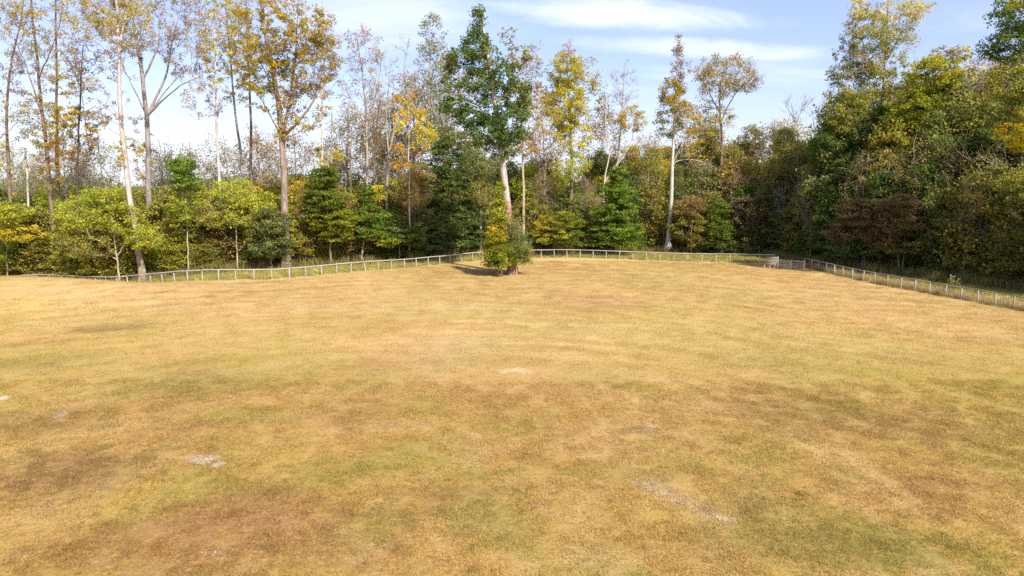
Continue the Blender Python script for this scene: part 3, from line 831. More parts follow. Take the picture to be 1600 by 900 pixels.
hero('tall_tree', 'big leaning tree with pale bare lower trunk and forked sparse gold crown', 83, [(223, 425), (217, 390), (207, 335), (197, 270), (189, 190), (186, 120), (187, 60), (180, 0), (176, -50)], .40,
     [(170, 15, 44, 34, 24, 50, 'yellow', .4, .6), (178, 20, 70, 55, 126, 34, 'mauvegold', 0.42, .8), (150, 90, 40, 45, 46, 20, 'mauve', 0.38, .8), (165, 15, 40, 35, 39, 52, 'golden', 0.42, .6), (170, 170, 40, 30, 29, 20, 'mauve', 0.34, .8), (200, 235, 20, 30, 16, 40, 'golden', 0.3, .7)], 'leaning', seed=7, size=.12, twigs=3, group=G,
     limbs=[([(186, 185), (165, 165), (140, 158)], .13, -1), ([(186, 100), (160, 82), (131, 79)], .11, 1), ([(187, 75), (197, 30), (200, -20)], .16, 1)], bark2='grey', zfrac=.42, top=.3)
hero('tall_tree', 'widest vase shaped tree with sparse purplish leaves and long arching grey limbs', 95, [(232, 400), (233, 300), (232, 215), (228, 170), (224, 120), (214, 60), (200, 0), (190, -50)], .50,
     [(235, 30, 95, 60, 218, 23, 'mauve', 0.42, .8), (290, 85, 40, 45, 80, 23, 'mauve', 0.38, .8), (205, 60, 40, 60, 57, 31, 'mauvegold', 0.38, .8), (268, 20, 40, 40, 34, 31, 'golden', 0.38, .6), (222, 240, 20, 60, 29, 37, 'golden', 0.3, .8)], 'grey', seed=8, size=.12, twigs=3, group=G,
     limbs=[([(231, 195), (245, 165), (285, 130), (318, 118)], .17, -2), ([(230, 172), (262, 118), (268, 60), (285, 5)], .19, 2), ([(226, 130), (250, 70), (246, 10)], .15, 0), ([(229, 180), (205, 130), (190, 100)], .12, 1), ([(232, 190), (262, 138), (300, 100)], .11, 1)], zfrac=.42, top=.25)
hero('tall_tree', 'slim pale grey trunk with thin bluish purple leaves right of the vase shaped tree', 92, [(350, 400), (344, 300), (338, 200), (337, 100), (336, 30)], .27,
     [(335, 60, 40, 55, 80, 26, 'mauve', 0.38, .8), (320, 150, 36, 40, 57, 23, 'mauve', 0.38, .8), (345, 90, 30, 35, 29, 40, 'golden', 0.34, .6)], 'pale', seed=9, size=.12, twigs=3, group=G,
     limbs=[([(340, 230), (315, 190), (290, 175)], .07, 1)])
hero('tall_tree', 'leaning dark grey trunk under golden leaves, second trunk left of the thick golden tree', 94, [(382, 400), (379, 268), (366, 160), (357, 60), (352, 0)], .27,
     [(355, 40, 36, 50, 36, 44, 'yellowgreen', .4, .7), (350, 50, 45, 60, 72, 25, 'golden', 0.38, .7), (362, 135, 45, 26, 35, 29, 'golden', 0.38, .6)], 'grey', seed=10, size=.13, twigs=2, group=G)
hero('tall_tree', 'straight brown trunk just left of the thick golden tree with gold leaves overhead', 92, [(394, 400), (393, 280), (391, 150), (386, 60), (384, -20)], .28,
     [(385, 40, 45, 60, 82, 27, 'golden', 0.38, .7), (395, 110, 36, 34, 35, 25, 'golden', 0.38, .7)], 'brown', seed=11, size=.13, twigs=2, group=G)
hero('tall_tree', 'thick golden tree, its mottled trunk dividing into upright limbs full of golden leaves', 86, [(447, 415), (446, 330), (443, 260), (441, 215), (436, 160), (424, 100), (412, 40), (405, -30)], .54,
     [(415, 110, 34, 50, 34, 50, 'yellowgreen', .4, .7), (480, 60, 40, 50, 40, 40, 'yellow', .4, .7), (425, 60, 40, 60, 60, 40, 'yellow', 0.34, .7), (430, 40, 75, 60, 154, 31, 'golden', 0.42, .7), (420, 130, 50, 50, 82, 29, 'golden', 0.38, .7), (495, 100, 38, 55, 92, 43, 'mauvegold', 0.38, .8), (470, 170, 45, 35, 51, 25, 'golden', 0.38, .7), (442, 212, 14, 22, 16, 36, 'golden', 0.27, .9), (510, 50, 20, 45, 24, 20, 'golden', 0.38, .7), (455, 110, 50, 70, 69, 26, 'mauve', 0.38, .8)], 'mottled', seed=12, size=.14, twigs=2, group=G,
     limbs=[([(441, 214), (452, 170), (462, 90), (466, 0)], .26, 1), ([(442, 212), (478, 180), (500, 140), (512, 60)], .20, -1), ([(440, 205), (412, 160), (385, 130)], .12, 2), ([(436, 150), (400, 80), (372, 50)], .10, -2)], zfrac=.45, top=.3)
hero('tall_tree', 'thin straight pale pole of a tree right of the thick golden tree', 97, [(504, 400), (503, 235), (503, 150), (502, 90), (505, 30)], .20,
     [(505, 60, 26, 45, 50, 31, 'golden', 0.38, .7), (508, 130, 26, 30, 25, 26, 'mauve', 0.38, .7)], 'pale', seed=13, size=.13, twigs=2, group=G)
hero('young_tree', 'small yellow leaved top poking out above the bright green tree', 97, [(512, 400), (512, 300), (511, 220)], .12,
     [(512, 245, 22, 24, 26, 46, 'yellow', 0.34, .7)], 'twig', seed=14, size=.14)
# --- gap and bare trees between the left group and the dark lone tree
hero('tall_tree', 'sparse pinkish grey tree with small leaf tufts, tallest of the bare group left of centre', 104, [(575, 400), (574, 280), (573, 180), (566, 110), (556, 50)], .30,
     [(565, 75, 30, 36, 56, 26, 'mauve', .6, .7), (560, 150, 34, 45, 60, 16, 'mauve', .55, .8), (595, 110, 22, 40, 30, 14, 'mauvegold', .5, .8)], 'twig', seed=15, size=.13, twigs=4, group=G,
     limbs=[([(573, 190), (592, 130), (598, 80)], .12, 1), ([(574, 200), (545, 150), (535, 120)], .09, -1)])
hero('tall_tree', 'bare forking grey tree with fine upright twigs beside the orange gold tree', 104, [(605, 400), (604, 300), (606, 240), (622, 180), (632, 100), (640, 60)], .27,
     [(628, 105, 26, 45, 40, 4, 'mauve', .5, .8), (600, 160, 24, 40, 30, 8, 'mauve', .5, .8)], 'twig', seed=16, twigs=6, size=.12, group=G,
     limbs=[([(606, 240), (602, 170), (612, 100)], .12, 1), ([(618, 190), (650, 130), (660, 90)], .07, -1)])
hero('tall_tree', 'brownish trunk leaning right with thin tan leaves, between the bare trees left of centre', 106, [(584, 400), (583, 285), (588, 200), (594, 150)], .23,
     [(580, 225, 24, 40, 44, 22, 'brown', .5, .8), (594, 160, 16, 30, 18, 10, 'mauve', .4, .8)], 'brown', seed=17, twigs=4, size=.12, group=G)
hero('dead_tree', 'broken dark snag with two stubby arms left of the bare group', 100, [(549, 400), (548, 270), (549, 215), (551, 180)], .17, [(542, 230, 14, 26, 8, 0, 'mauve', .4, .8)], 'brown', seed=18, twigs=2,
     limbs=[([(548, 262), (536, 235), (532, 218)], .09, 0), ([(548, 250), (543, 215), (545, 205)], .08, 1)])
hero('tall_tree', 'thin white stemmed tree with clumps of orange gold leaves, left of the lone tree', 96, [(640, 405), (640, 350), (639, 270), (638, 200), (640, 150)], .15,
     [(638, 170, 26, 26, 20, 50, 'orange', .40, .75), (645, 190, 30, 30, 30, 56, 'golden', .40, .75), (660, 215, 22, 24, 26, 44, 'golden', .42, .7), (630, 245, 26, 24, 26, 40, 'orange', .42, .7), (650, 295, 36, 30, 40, 44, 'brown', .5, .7)], 'white', seed=19, size=.15, bark2='twig')
hero('tall_tree', 'tall airy pale green tree left of the dark lone tree, thin top', 108, [(673, 400), (672, 300), (675, 200), (674, 110), (668, 40)], .30,
     [(672, 50, 24, 26, 34, 28, 'palegreen', .5, .7), (676, 100, 34, 34, 56, 34, 'palegreen', .55, .7), (660, 150, 44, 36, 60, 26, 'palegreen', .55, .7), (695, 180, 30, 50, 50, 40, 'palegreen', .55, .7)], 'twig', seed=20, size=.15, twigs=3, group=G)
# --- the lone tree in the field
hero('lone_tree', 'very tall dark green tree with pale leaning trunk standing alone inside the fence', 81.5, [(801, 427), (798, 370), (795, 330), (789, 285), (784, 240), (778, 195), (770, 140), (760, 80), (752, 20)], .56,
     [(748, 34, 10, 26, 24, 34, 'midgreen', .45, .9), (742, 70, 22, 26, 50, 40, 'midgreen', .45, .75), (722, 92, 26, 16, 40, 34, 'midgreen', .45, .6), (765, 95, 26, 26, 46, 34, 'dullgreen', .45, .75), (785, 120, 26, 26, 46, 36, 'midgreen', .45, .7),
      (748, 128, 30, 22, 56, 38, 'midgreen', .45, .7), (712, 165, 26, 16, 46, 44, 'midgreen', .42, .5), (735, 185, 28, 16, 46, 44, 'midgreen', .42, .5), (808, 150, 24, 28, 66, 50, 'dullgreen', .45, .75), (800, 195, 32, 30, 90, 46, 'midgreen', .45, .7),
      (765, 170, 24, 26, 46, 40, 'midgreen', .45, .7), (765, 215, 38, 20, 66, 44, 'midgreen', .45, .6), (735, 218, 38, 14, 46, 40, 'dullgreen', .42, .5), (812, 88, 22, 22, 26, 26, 'palegreen', .4, .7), (705, 128, 18, 26, 26, 34, 'midgreen', .42, .7), (704, 98, 14, 18, 14, 24, 'palegreen', .4, .7), (790, 236, 24, 14, 26, 40, 'dullgreen', .42, .6), (795, 55, 14, 16, 14, 12, 'palegreen', .4, .7)],
     'vine', seed=21, size=.155, twigs=0, bark2='pale', zfrac=.42, top=.25,
     limbs=[([(781, 215), (755, 170), (728, 160), (705, 150)], .16, -1), ([(776, 180), (798, 130), (806, 80), (815, 55)], .16, 1), ([(772, 150), (745, 110), (738, 85)], .12, 1), ([(784, 235), (806, 200), (815, 170)], .12, -1.5), ([(783, 225), (750, 215), (715, 218)], .10, -1)])
hero('shrub', 'bright yellow green bush climbing the left side of the lone tree trunk', 79.6, [(785, 424), (780, 380), (778, 300)], .10,
     [(776, 387, 20, 28, 90, 66, 'lime', .34, .7, .8), (774, 372, 17, 22, 50, 66, 'yellow', .38, .7, .8), (770, 395, 14, 18, 36, 55, 'yellow', .38, .7, .8), (780, 335, 13, 30, 60, 64, 'yellowgreen', .36, .7, .8), (786, 408, 22, 13, 40, 50, 'lime', .38, .6, .8), (768, 412, 14, 8, 16, 36, 'lime', .36, .5, .8), (783, 300, 7, 22, 18, 40, 'lime', .3, .8, .8), (774, 398, 20, 16, 34, 40, 'brightgreen', .36, .6, .8)],
     'twig', cat='shrub', seed=22, zfrac=.05, size=.16)
hero('shrub', 'feathery dull green bush at the right foot of the lone tree', 80.8, [(806, 426), (808, 400), (810, 360)], .09,
     [(811, 388, 21, 20, 40, 80, 'midgreen', .36, 1.0, .55), (812, 384, 24, 24, 44, 80, 'lime', .36, 1.0, .5), (800, 365, 15, 24, 34, 60, 'dullgreen', .36, 1.0, .55), (816, 400, 18, 14, 40, 70, 'olive', .34, .8, .55), (806, 345, 10, 16, 12, 36, 'olive', .3, 1.0, .5)],
     'twig', cat='shrub', seed=23, zfrac=.02, size=.16, twigs=2)
# --- centre
hero('tall_tree', 'tan trunk with orange leaves beside it, just right behind the lone tree', 104, [(818, 400), (818, 310), (816, 220), (820, 140), (824, 80)], .26,
     [(824, 225, 22, 22, 26, 40, 'orange', .45, .7), (826, 130, 24, 50, 60, 26, 'brown', .5, .8), (836, 90, 16, 26, 18, 12, 'mauve', .5, .8), (850, 180, 22, 40, 34, 34, 'golden', .5, .7)], 'tan', seed=24, size=.14, twigs=2, group=G)
hero('tall_tree', 'bright yellow green tree with domed pointed crown right of the lone tree', 107, [(893, 400), (892, 330), (893, 240), (890, 160), (886, 90)], .36,
     [(886, 110, 26, 30, 80, 60, 'yellow', .5, .7), (886, 165, 36, 40, 130, 60, 'yellow', .5, .7), (925, 115, 20, 26, 30, 30, 'mauvegold', .5, .7), (935, 150, 14, 30, 20, 24, 'olive', .5, .7), (895, 215, 34, 26, 60, 44, 'yellow', .5, .6), (892, 255, 34, 24, 50, 40, 'yellowgreen', .5, .6), (888, 78, 12, 14, 12, 20, 'mauve', .4, .7), (862, 150, 14, 50, 30, 22, 'olive', .5, .8)],
     'brown', seed=25, size=.15, twigs=1, group=G)
hero('tall_tree', 'bare purplish grey tree of fine twigs between the yellow tree and the white trunk', 112, [(968, 400), (962, 290), (970, 200), (974, 140), (976, 100)], .20,
     [(975, 135, 24, 36, 60, 2, 'mauve', .5, .8), (965, 170, 22, 30, 26, 3, 'mauve', .5, .8)], 'twig', seed=26, twigs=7, size=.11, group=G)
hero('tall_tree', 'leaning white branched tree with tan gold leaves halfway up, right of the yellow tree', 110, [(944, 400), (943, 290), (952, 240), (966, 200), (985, 165)], .20,
     [(985, 185, 26, 22, 50, 46, 'golden', .5, .6), (955, 190, 30, 22, 24, 16, 'brown', .5, .7)], 'pale', seed=27, size=.14, twigs=2,
     limbs=[([(950, 250), (946, 200), (948, 160)], .09, 1), ([(944, 285), (972, 240), (998, 215)], .07, -1), ([(968, 290), (985, 230), (996, 170)], .08, 1)])
hero('tall_tree', 'tall white bare trunk at the fence with a narrow gold and purple pointed crown', 108.5, [(1043, 393), (1046, 350), (1050, 270), (1053, 200), (1056, 140), (1059, 90), (1061, 52)], .40,
     [(1060, 100, 9, 34, 36, 26, 'mauve', .45, .8), (1058, 70, 6, 18, 12, 16, 'mauve', .35, .8), (1050, 145, 20, 26, 60, 52, 'yellow', .5, .7), (1044, 190, 22, 26, 50, 44, 'olive', .5, .7), (1062, 165, 16, 34, 44, 40, 'golden', .5, .7), (1078, 190, 24, 24, 34, 34, 'golden', .5, .6), (1080, 230, 22, 20, 26, 34, 'golden', .5, .6), (1070, 115, 12, 26, 14, 12, 'mauve', .4, .8)],
     'white', seed=28, size=.14, twigs=1, zfrac=.55, bark2='pale', top=.12, flare=2.2,
     limbs=[([(1051, 262), (1060, 250), (1085, 249), (1102, 254)], .09, -.5), ([(1052, 250), (1062, 232), (1072, 218)], .05, 1)])
hero('tall_tree', 'broad spreading tree with sparse orange and purple leaves right of the white trunk', 119, [(1124, 400), (1125, 290), (1129, 220), (1124, 180), (1126, 130)], .42,
     [(1135, 115, 50, 30, 150, 24, 'mauvegold', .55, .7), (1115, 130, 36, 34, 80, 26, 'mauvegold', .55, .7), (1165, 125, 26, 20, 50, 16, 'mauve', .55, .6), (1128, 185, 20, 26, 26, 34, 'golden', .5, .7), (1100, 190, 26, 26, 40, 38, 'golden', .5, .6)],
     'brown', seed=29, size=.15, twigs=3, group=G, limbs=[([(1127, 190), (1145, 150), (1178, 118)], .14, 1), ([(1126, 180), (1105, 140), (1090, 115)], .12, -1), ([(1129, 250), (1150, 225), (1160, 210)], .09, 1)])
hero('dead_tree', 'bare dark twiggy tree top rising over the rounded wood right of centre', 140, [(1246, 400), (1244, 220), (1240, 175), (1236, 160)], .24,
     [(1245, 165, 26, 18, 34, 0, 'mauve', .4, .8), (1262, 160, 12, 16, 12, 0, 'mauve', .4, .8)], 'grey', seed=30, twigs=6,
     limbs=[([(1242, 195), (1255, 165), (1268, 148)], .12, 0), ([(1242, 190), (1228, 165), (1222, 158)], .10, 1)])
hero('tall_tree', 'tallest right hand tree with airy purple blue top above the green mass', 98, [(1376, 400), (1374, 260), (1378, 160), (1384, 80), (1388, 0)], .42,
     [(1335, 75, 30, 30, 40, 30, 'dullgreen', .42, .7), (1345, 35, 26, 30, 36, 26, 'mauvegold', .42, .7), (1375, 105, 40, 30, 60, 44, 'olive', .45, .7), (1400, 60, 34, 30, 34, 30, 'olive', .5, .7), (1315, 120, 18, 24, 34, 36, 'dullgreen', .5, .7), (1360, 60, 36, 55, 90, 30, 'olive', .45, .7), (1395, 30, 40, 34, 80, 26, 'mauvegold', .55, .7), (1335, 110, 26, 34, 50, 30, 'mauve', .5, .7), (1360, 130, 34, 30, 60, 40, 'olive', .5, .7), (1430, 12, 24, 12, 26, 26, 'mauvegold', .5, .6), (1340, 15, 16, 20, 20, 20, 'mauvegold', .5, .7)],
     'grey', seed=31, size=.15, twigs=2, group=G, limbs=[([(1380, 130), (1355, 90), (1340, 40)], .16, 1), ([(1382, 100), (1410, 50), (1440, 12)], .14, -1), ([(1378, 165), (1345, 135), (1328, 120)], .1, 0)])
hero('dead_tree', 'pale dead upright branches sticking out right of the airy purple tree', 97, [(1432, 400), (1430, 220), (1428, 130), (1430, 60), (1440, 38)], .17,
     [(1432, 85, 16, 34, 14, 0, 'mauve', .4, .8)], 'pale', seed=32, twigs=4)
hero('dense_tree', 'large dark green tree forming the left shoulder of the right hand wood', 95, [(1318, 405), (1318, 300), (1320, 220), (1322, 160)], .34,
     [(1322, 180, 38, 40, 110, 56, 'olive', .55, .6), (1300, 230, 34, 40, 80, 56, 'darkgreen', .55, .6), (1340, 250, 40, 44, 110, 56, 'darkgreen', .55, .6), (1310, 300, 36, 36, 70, 50, 'dullgreen', .55, .6), (1330, 160, 26, 24, 40, 40, 'dullgreen', .5, .6)], 'dark', seed=33, size=.17)
hero('dense_tree', 'yellow green tree lit at its top in the middle of the right hand wood', 88, [(1440, 415), (1440, 300), (1448, 220), (1455, 140), (1460, 95)], .30,
     [(1455, 120, 40, 34, 110, 56, 'yellowgreen', .5, .65), (1430, 170, 44, 36, 110, 56, 'lime', .5, .6), (1475, 190, 40, 36, 90, 50, 'yellowgreen', .5, .6), (1400, 215, 36, 30, 70, 50, 'yellowgreen', .5, .6), (1440, 250, 46, 36, 80, 44, 'olive', .5, .6), (1500, 85, 14, 12, 14, 40, 'yellow', .4, .6), (1478, 85, 22, 16, 26, 24, 'mauve', .5, .6), (1415, 300, 26, 30, 34, 36, 'yellowgreen', .5, .6)], 'brown', seed=34, size=.16, group=G)
hero('tall_tree', 'grey brown forked trunk with tan twiggy crown behind the yellow green right hand tree', 92, [(1506, 410), (1506, 290), (1508, 220), (1515, 160), (1520, 110)], .34,
     [(1520, 140, 34, 36, 90, 24, 'brown', .5, .8), (1495, 190, 24, 30, 40, 24, 'brown', .5, .8), (1545, 185, 30, 40, 60, 34, 'olive', .5, .7), (1535, 110, 26, 26, 34, 16, 'mauve', .5, .8)], 'grey', seed=35, size=.14, twigs=4, group=G,
     limbs=[([(1508, 215), (1492, 180), (1490, 165)], .12, 1), ([(1510, 205), (1535, 170), (1560, 140)], .12, -1)])
hero('dense_tree', 'nearest tree on the right edge, dark green with a bright yellow lower spray', 68, [(1640, 430), (1636, 300), (1625, 200), (1610, 100), (1600, 0), (1598, -40)], .40,
     [(1600, 20, 46, 34, 90, 56, 'darkgreen', .5, .6), (1575, 70, 36, 22, 60, 50, 'darkgreen', .5, .5), (1585, 130, 44, 34, 90, 52, 'olive', .5, .6), (1595, 215, 30, 22, 50, 56, 'yellow', .42, .55), (1575, 200, 16, 10, 14, 44, 'yellow', .36, .5), (1600, 175, 30, 16, 34, 44, 'olive', .45, .5), (1598, 290, 30, 34, 60, 44, 'olive', .5, .6), (1590, 5, 14, 10, 10, 40, 'yellow', .36, .5), (1620, 90, 50, 90, 90, 44, 'darkgreen', .6, .6)],
     'dark', seed=36, size=.13, group=None, limbs=[([(1628, 230), (1605, 180), (1575, 130)], .10, 0), ([(1612, 110), (1590, 80), (1560, 65)], .09, 0)])
# --- distinct smaller trees and bushes of the front row
L_ = .62
hero('young_tree', 'small bright green round headed tree on a thin stem right of the leaning pale trunk', 83.5, [(294, 422), (293, 370), (290, 300), (287, 245)], .10,
     [(286, 262, 22, 18, 60, 60, 'brightgreen', .42, .6), (290, 285, 26, 16, 50, 50, 'brightgreen', .42, .5), (292, 320, 30, 22, 50, 44, 'lime', .42, .5), (288, 345, 26, 12, 24, 30, 'yellowgreen', .42, .5)], 'tan', seed=40, size=.14, bark2='brown')
hero('maple_tree', 'bright green layered tree right of the thick golden tree, crown almost to the ground', 88, [(517, 412), (515, 370), (510, 310), (506, 255)], .17,
     [(507, 275, 20, 18, 50, 60, 'brightgreen', .5, .35), (512, 310, 34, 24, 100, 60, 'brightgreen', .55, .3), (520, 345, 40, 20, 110, 60, 'lime', .55, .28), (500, 335, 28, 24, 60, 56, 'brightgreen', .5, .3), (528, 368, 30, 8, 40, 50, 'lime', .5, .25), (497, 300, 20, 30, 40, 50, 'brightgreen', .5, .4)], 'brown', seed=41, size=.15, zfrac=.2, droop=.4)
hero('maple_tree', 'narrower green layered tree with a white stem, right of the bright green layered tree', 92, [(563, 410), (567, 385), (572, 350), (574, 290)], .13,
     [(573, 305, 14, 18, 40, 54, 'brightgreen', .45, .35), (576, 335, 24, 20, 70, 56, 'brightgreen', .5, .3), (580, 362, 32, 14, 70, 54, 'brightgreen', .5, .28), (606, 375, 18, 12, 26, 50, 'lime', .5, .3), (590, 300, 12, 12, 14, 40, 'yellow', .4, .5)], 'white', seed=42, size=.15, zfrac=.2, bark2='brown', droop=.4)
hero('maple_tree', 'low dark green layered tree above the fence left of the lone tree', 94, [(625, 408), (624, 385), (622, 350)], .11,
     [(622, 365, 36, 14, 90, 56, 'darkgreen', .5, .35), (640, 375, 26, 10, 40, 50, 'darkgreen', .5, .3), (612, 345, 20, 14, 34, 44, 'brightgreen', .5, .4)], 'brown', seed=43, size=.15, zfrac=.2, droop=.4)
hero('dense_tree', 'big dark green conical tree left behind the lone tree', 101, [(705, 405), (704, 340), (700, 260), (698, 200)], .25,
     [(700, 250, 30, 36, 90, 56, 'darkgreen', .55, .5), (704, 300, 38, 30, 110, 60, 'darkgreen', .55, .45), (706, 345, 42, 30, 120, 60, 'darkgreen', .55, .4), (712, 378, 38, 14, 60, 56, 'darkgreen', .55, .35), (690, 215, 20, 26, 30, 40, 'dullgreen', .55, .6)], 'brown', seed=44, size=.17, zfrac=.12)
hero('dense_tree', 'arching dull olive tree behind the lone tree with drooping tan branches', 103, [(752, 405), (750, 330), (748, 260), (744, 225)], .22,
     [(742, 260, 34, 26, 90, 44, 'dullgreen', .6, .5), (738, 300, 38, 26, 80, 44, 'olive', .6, .5), (760, 340, 30, 36, 80, 44, 'dullgreen', .6, .5), (735, 240, 22, 12, 30, 40, 'dullgreen', .5, .5)], 'tan', seed=45, size=.15, zfrac=.3, twigs=2)
hero('maple_tree', 'bright green pyramid shaped tree behind the fence in the middle, branches to the ground', 103, [(962, 400), (962, 350), (964, 300), (966, 255)], .17,
     [(966, 272, 12, 16, 34, 54, 'brightgreen', .5, .35), (963, 300, 26, 18, 80, 56, 'brightgreen', .55, .3), (958, 330, 38, 18, 110, 60, 'brightgreen', .55, .28), (960, 360, 44, 18, 130, 60, 'brightgreen', .55, .28), (960, 380, 42, 8, 60, 50, 'brightgreen', .55, .3)], 'brown', seed=46, size=.16, zfrac=.06, droop=.3)
hero('maple_tree', 'lit green layered bush tree with yellow left side, right of the lone tree bushes', 102, [(872, 402), (874, 360), (878, 320)], .14,
     [(880, 345, 30, 18, 80, 54, 'lime', .5, .3), (862, 365, 36, 18, 90, 50, 'yellowgreen', .5, .35), (848, 350, 14, 12, 20, 44, 'golden', .45, .5), (890, 372, 30, 14, 50, 50, 'brightgreen', .5, .35)], 'brown', seed=47, size=.15, zfrac=.06, droop=.4)
hero('young_tree', 'fresh green cone shaped young tree right of the white trunk', 105, [(1120, 400), (1121, 360), (1122, 310)], .12,
     [(1122, 330, 16, 20, 50, 54, 'brightgreen', .5, .45), (1120, 360, 26, 20, 90, 56, 'brightgreen', .5, .4), (1122, 382, 30, 12, 60, 50, 'darkgreen', .5, .4)], 'brown', seed=48, size=.15, zfrac=.05, droop=.4)
hero('young_tree', 'olive brown rounded tree between the white trunk and the green cone', 106, [(1080, 400), (1080, 350), (1080, 315)], .14,
     [(1078, 325, 26, 20, 70, 50, 'brown', .5, .5), (1076, 355, 32, 26, 110, 54, 'olive', .5, .5), (1092, 380, 26, 12, 40, 44, 'olive', .5, .5)], 'twig', seed=49, size=.15, zfrac=.05)
hero('young_tree', 'dusky red brown spreading tree right of the green cone', 105, [(1178, 402), (1178, 360), (1180, 320)], .16,
     [(1180, 322, 40, 20, 120, 44, 'redbrown', .55, .5), (1195, 345, 26, 14, 50, 40, 'redbrown', .5, .5), (1165, 350, 24, 24, 50, 44, 'redbrown', .5, .5), (1170, 375, 26, 16, 40, 44, 'olive', .5, .5)], 'twig', seed=50, size=.14, zfrac=.05, twigs=3)
hero('young_tree', 'rust brown layered tree at the left of the shaded right hand wood', 84.5, [(1352, 420), (1350, 360), (1350, 310)], .16,
     [(1340, 330, 34, 20, 90, 46, 'redbrown', .5, .4), (1330, 362, 38, 20, 70, 46, 'redbrown', .5, .4), (1330, 390, 40, 12, 50, 44, 'darkgreen', .5, .4), (1365, 350, 20, 24, 30, 40, 'olive', .5, .4)], 'brown', seed=51, size=.14, zfrac=.1, twigs=1)
hero('young_tree', 'rust brown drooping tree left of the small yellow green tree in the right wood', 80.5, [(1404, 425), (1404, 370), (1402, 310)], .16,
     [(1402, 320, 38, 20, 100, 46, 'redbrown', .5, .4), (1395, 350, 44, 24, 100, 46, 'redbrown', .5, .4), (1415, 382, 44, 14, 60, 40, 'olive', .5, .4), (1380, 375, 30, 14, 40, 40, 'redbrown', .5, .4)], 'brown', seed=52, size=.14, zfrac=.1, twigs=1)
hero('young_tree', 'small yellow green tree standing out of the dark right hand wood', 79, [(1480, 428), (1478, 370), (1474, 300)], .12,
     [(1474, 320, 28, 18, 80, 54, 'yellowgreen', .42, .5), (1480, 345, 20, 22, 40, 46, 'yellowgreen', .42, .5), (1470, 300, 14, 12, 20, 40, 'yellowgreen', .42, .5), (1464, 370, 12, 16, 14, 36, 'olive', .42, .5)], 'brown', seed=53, size=.14, zfrac=.2)
hero('young_tree', 'spreading yellow green tree crossed by the leaning pale trunk', 82.3, [(186, 424), (180, 380), (172, 330), (165, 290)], .13,
     [(165, 310, 30, 20, 70, 44, 'yellowgreen', .5, .6), (130, 335, 44, 30, 120, 44, 'yellowgreen', .5, .6), (185, 340, 36, 26, 90, 44, 'yellowgreen', .5, .6), (140, 380, 46, 26, 90, 40, 'olive', .5, .6), (226, 372, 28, 20, 60, 46, 'yellowgreen', .42, .6)], 'tan', seed=54, size=.14, zfrac=.1, twigs=1,
     limbs=[([(184, 400), (195, 380), (205, 372)], .07, 0)])
hero('young_tree', 'yellow olive tree on a forked tan stem left of the thick golden trunk', 85.5, [(371, 424), (370, 385), (368, 330), (362, 290)], .12,
     [(365, 300, 30, 22, 70, 44, 'yellowgreen', .5, .6), (345, 335, 36, 26, 90, 40, 'olive', .5, .6), (385, 330, 30, 30, 80, 42, 'yellowgreen', .5, .6), (335, 345, 14, 14, 20, 46, 'yellow', .4, .6)], 'tan', seed=55, size=.14, zfrac=.3, twigs=1,
     limbs=[([(371, 392), (385, 378), (394, 374)], .05, 0), ([(370, 388), (350, 365), (340, 350)], .05, 0)])
hero('young_tree', 'dull green soft layered tree touching the left side of the thick golden trunk', 84.5, [(424, 420), (424, 390), (420, 340)], .12,
     [(420, 350, 30, 26, 90, 56, 'dullgreen', .48, .45), (424, 385, 32, 18, 90, 56, 'dullgreen', .48, .4), (405, 360, 20, 20, 34, 44, 'olive', .48, .5)], 'brown', seed=56, size=.14, zfrac=.05)
hero('young_tree', 'orange brown leaved tree touching the right side of the thick golden trunk', 89, [(478, 414), (478, 380), (476, 330)], .10,
     [(474, 345, 22, 22, 60, 46, 'brown', .45, .6), (480, 375, 26, 18, 60, 44, 'brown', .45, .6), (470, 300, 26, 26, 50, 40, 'golden', .5, .6)], 'twig', seed=57, size=.13, zfrac=.1, twigs=1)
hero('young_tree', 'golden green bush tree at the left edge of the photo', 84, [(10, 424), (10, 390), (12, 330)], .12,
     [(12, 335, 34, 18, 80, 50, 'yellowgreen', .45, .5), (20, 365, 44, 14, 60, 46, 'golden', .45, .5), (0, 395, 30, 18, 50, 46, 'brightgreen', .45, .5)], 'brown', seed=58, size=.14, zfrac=.05)

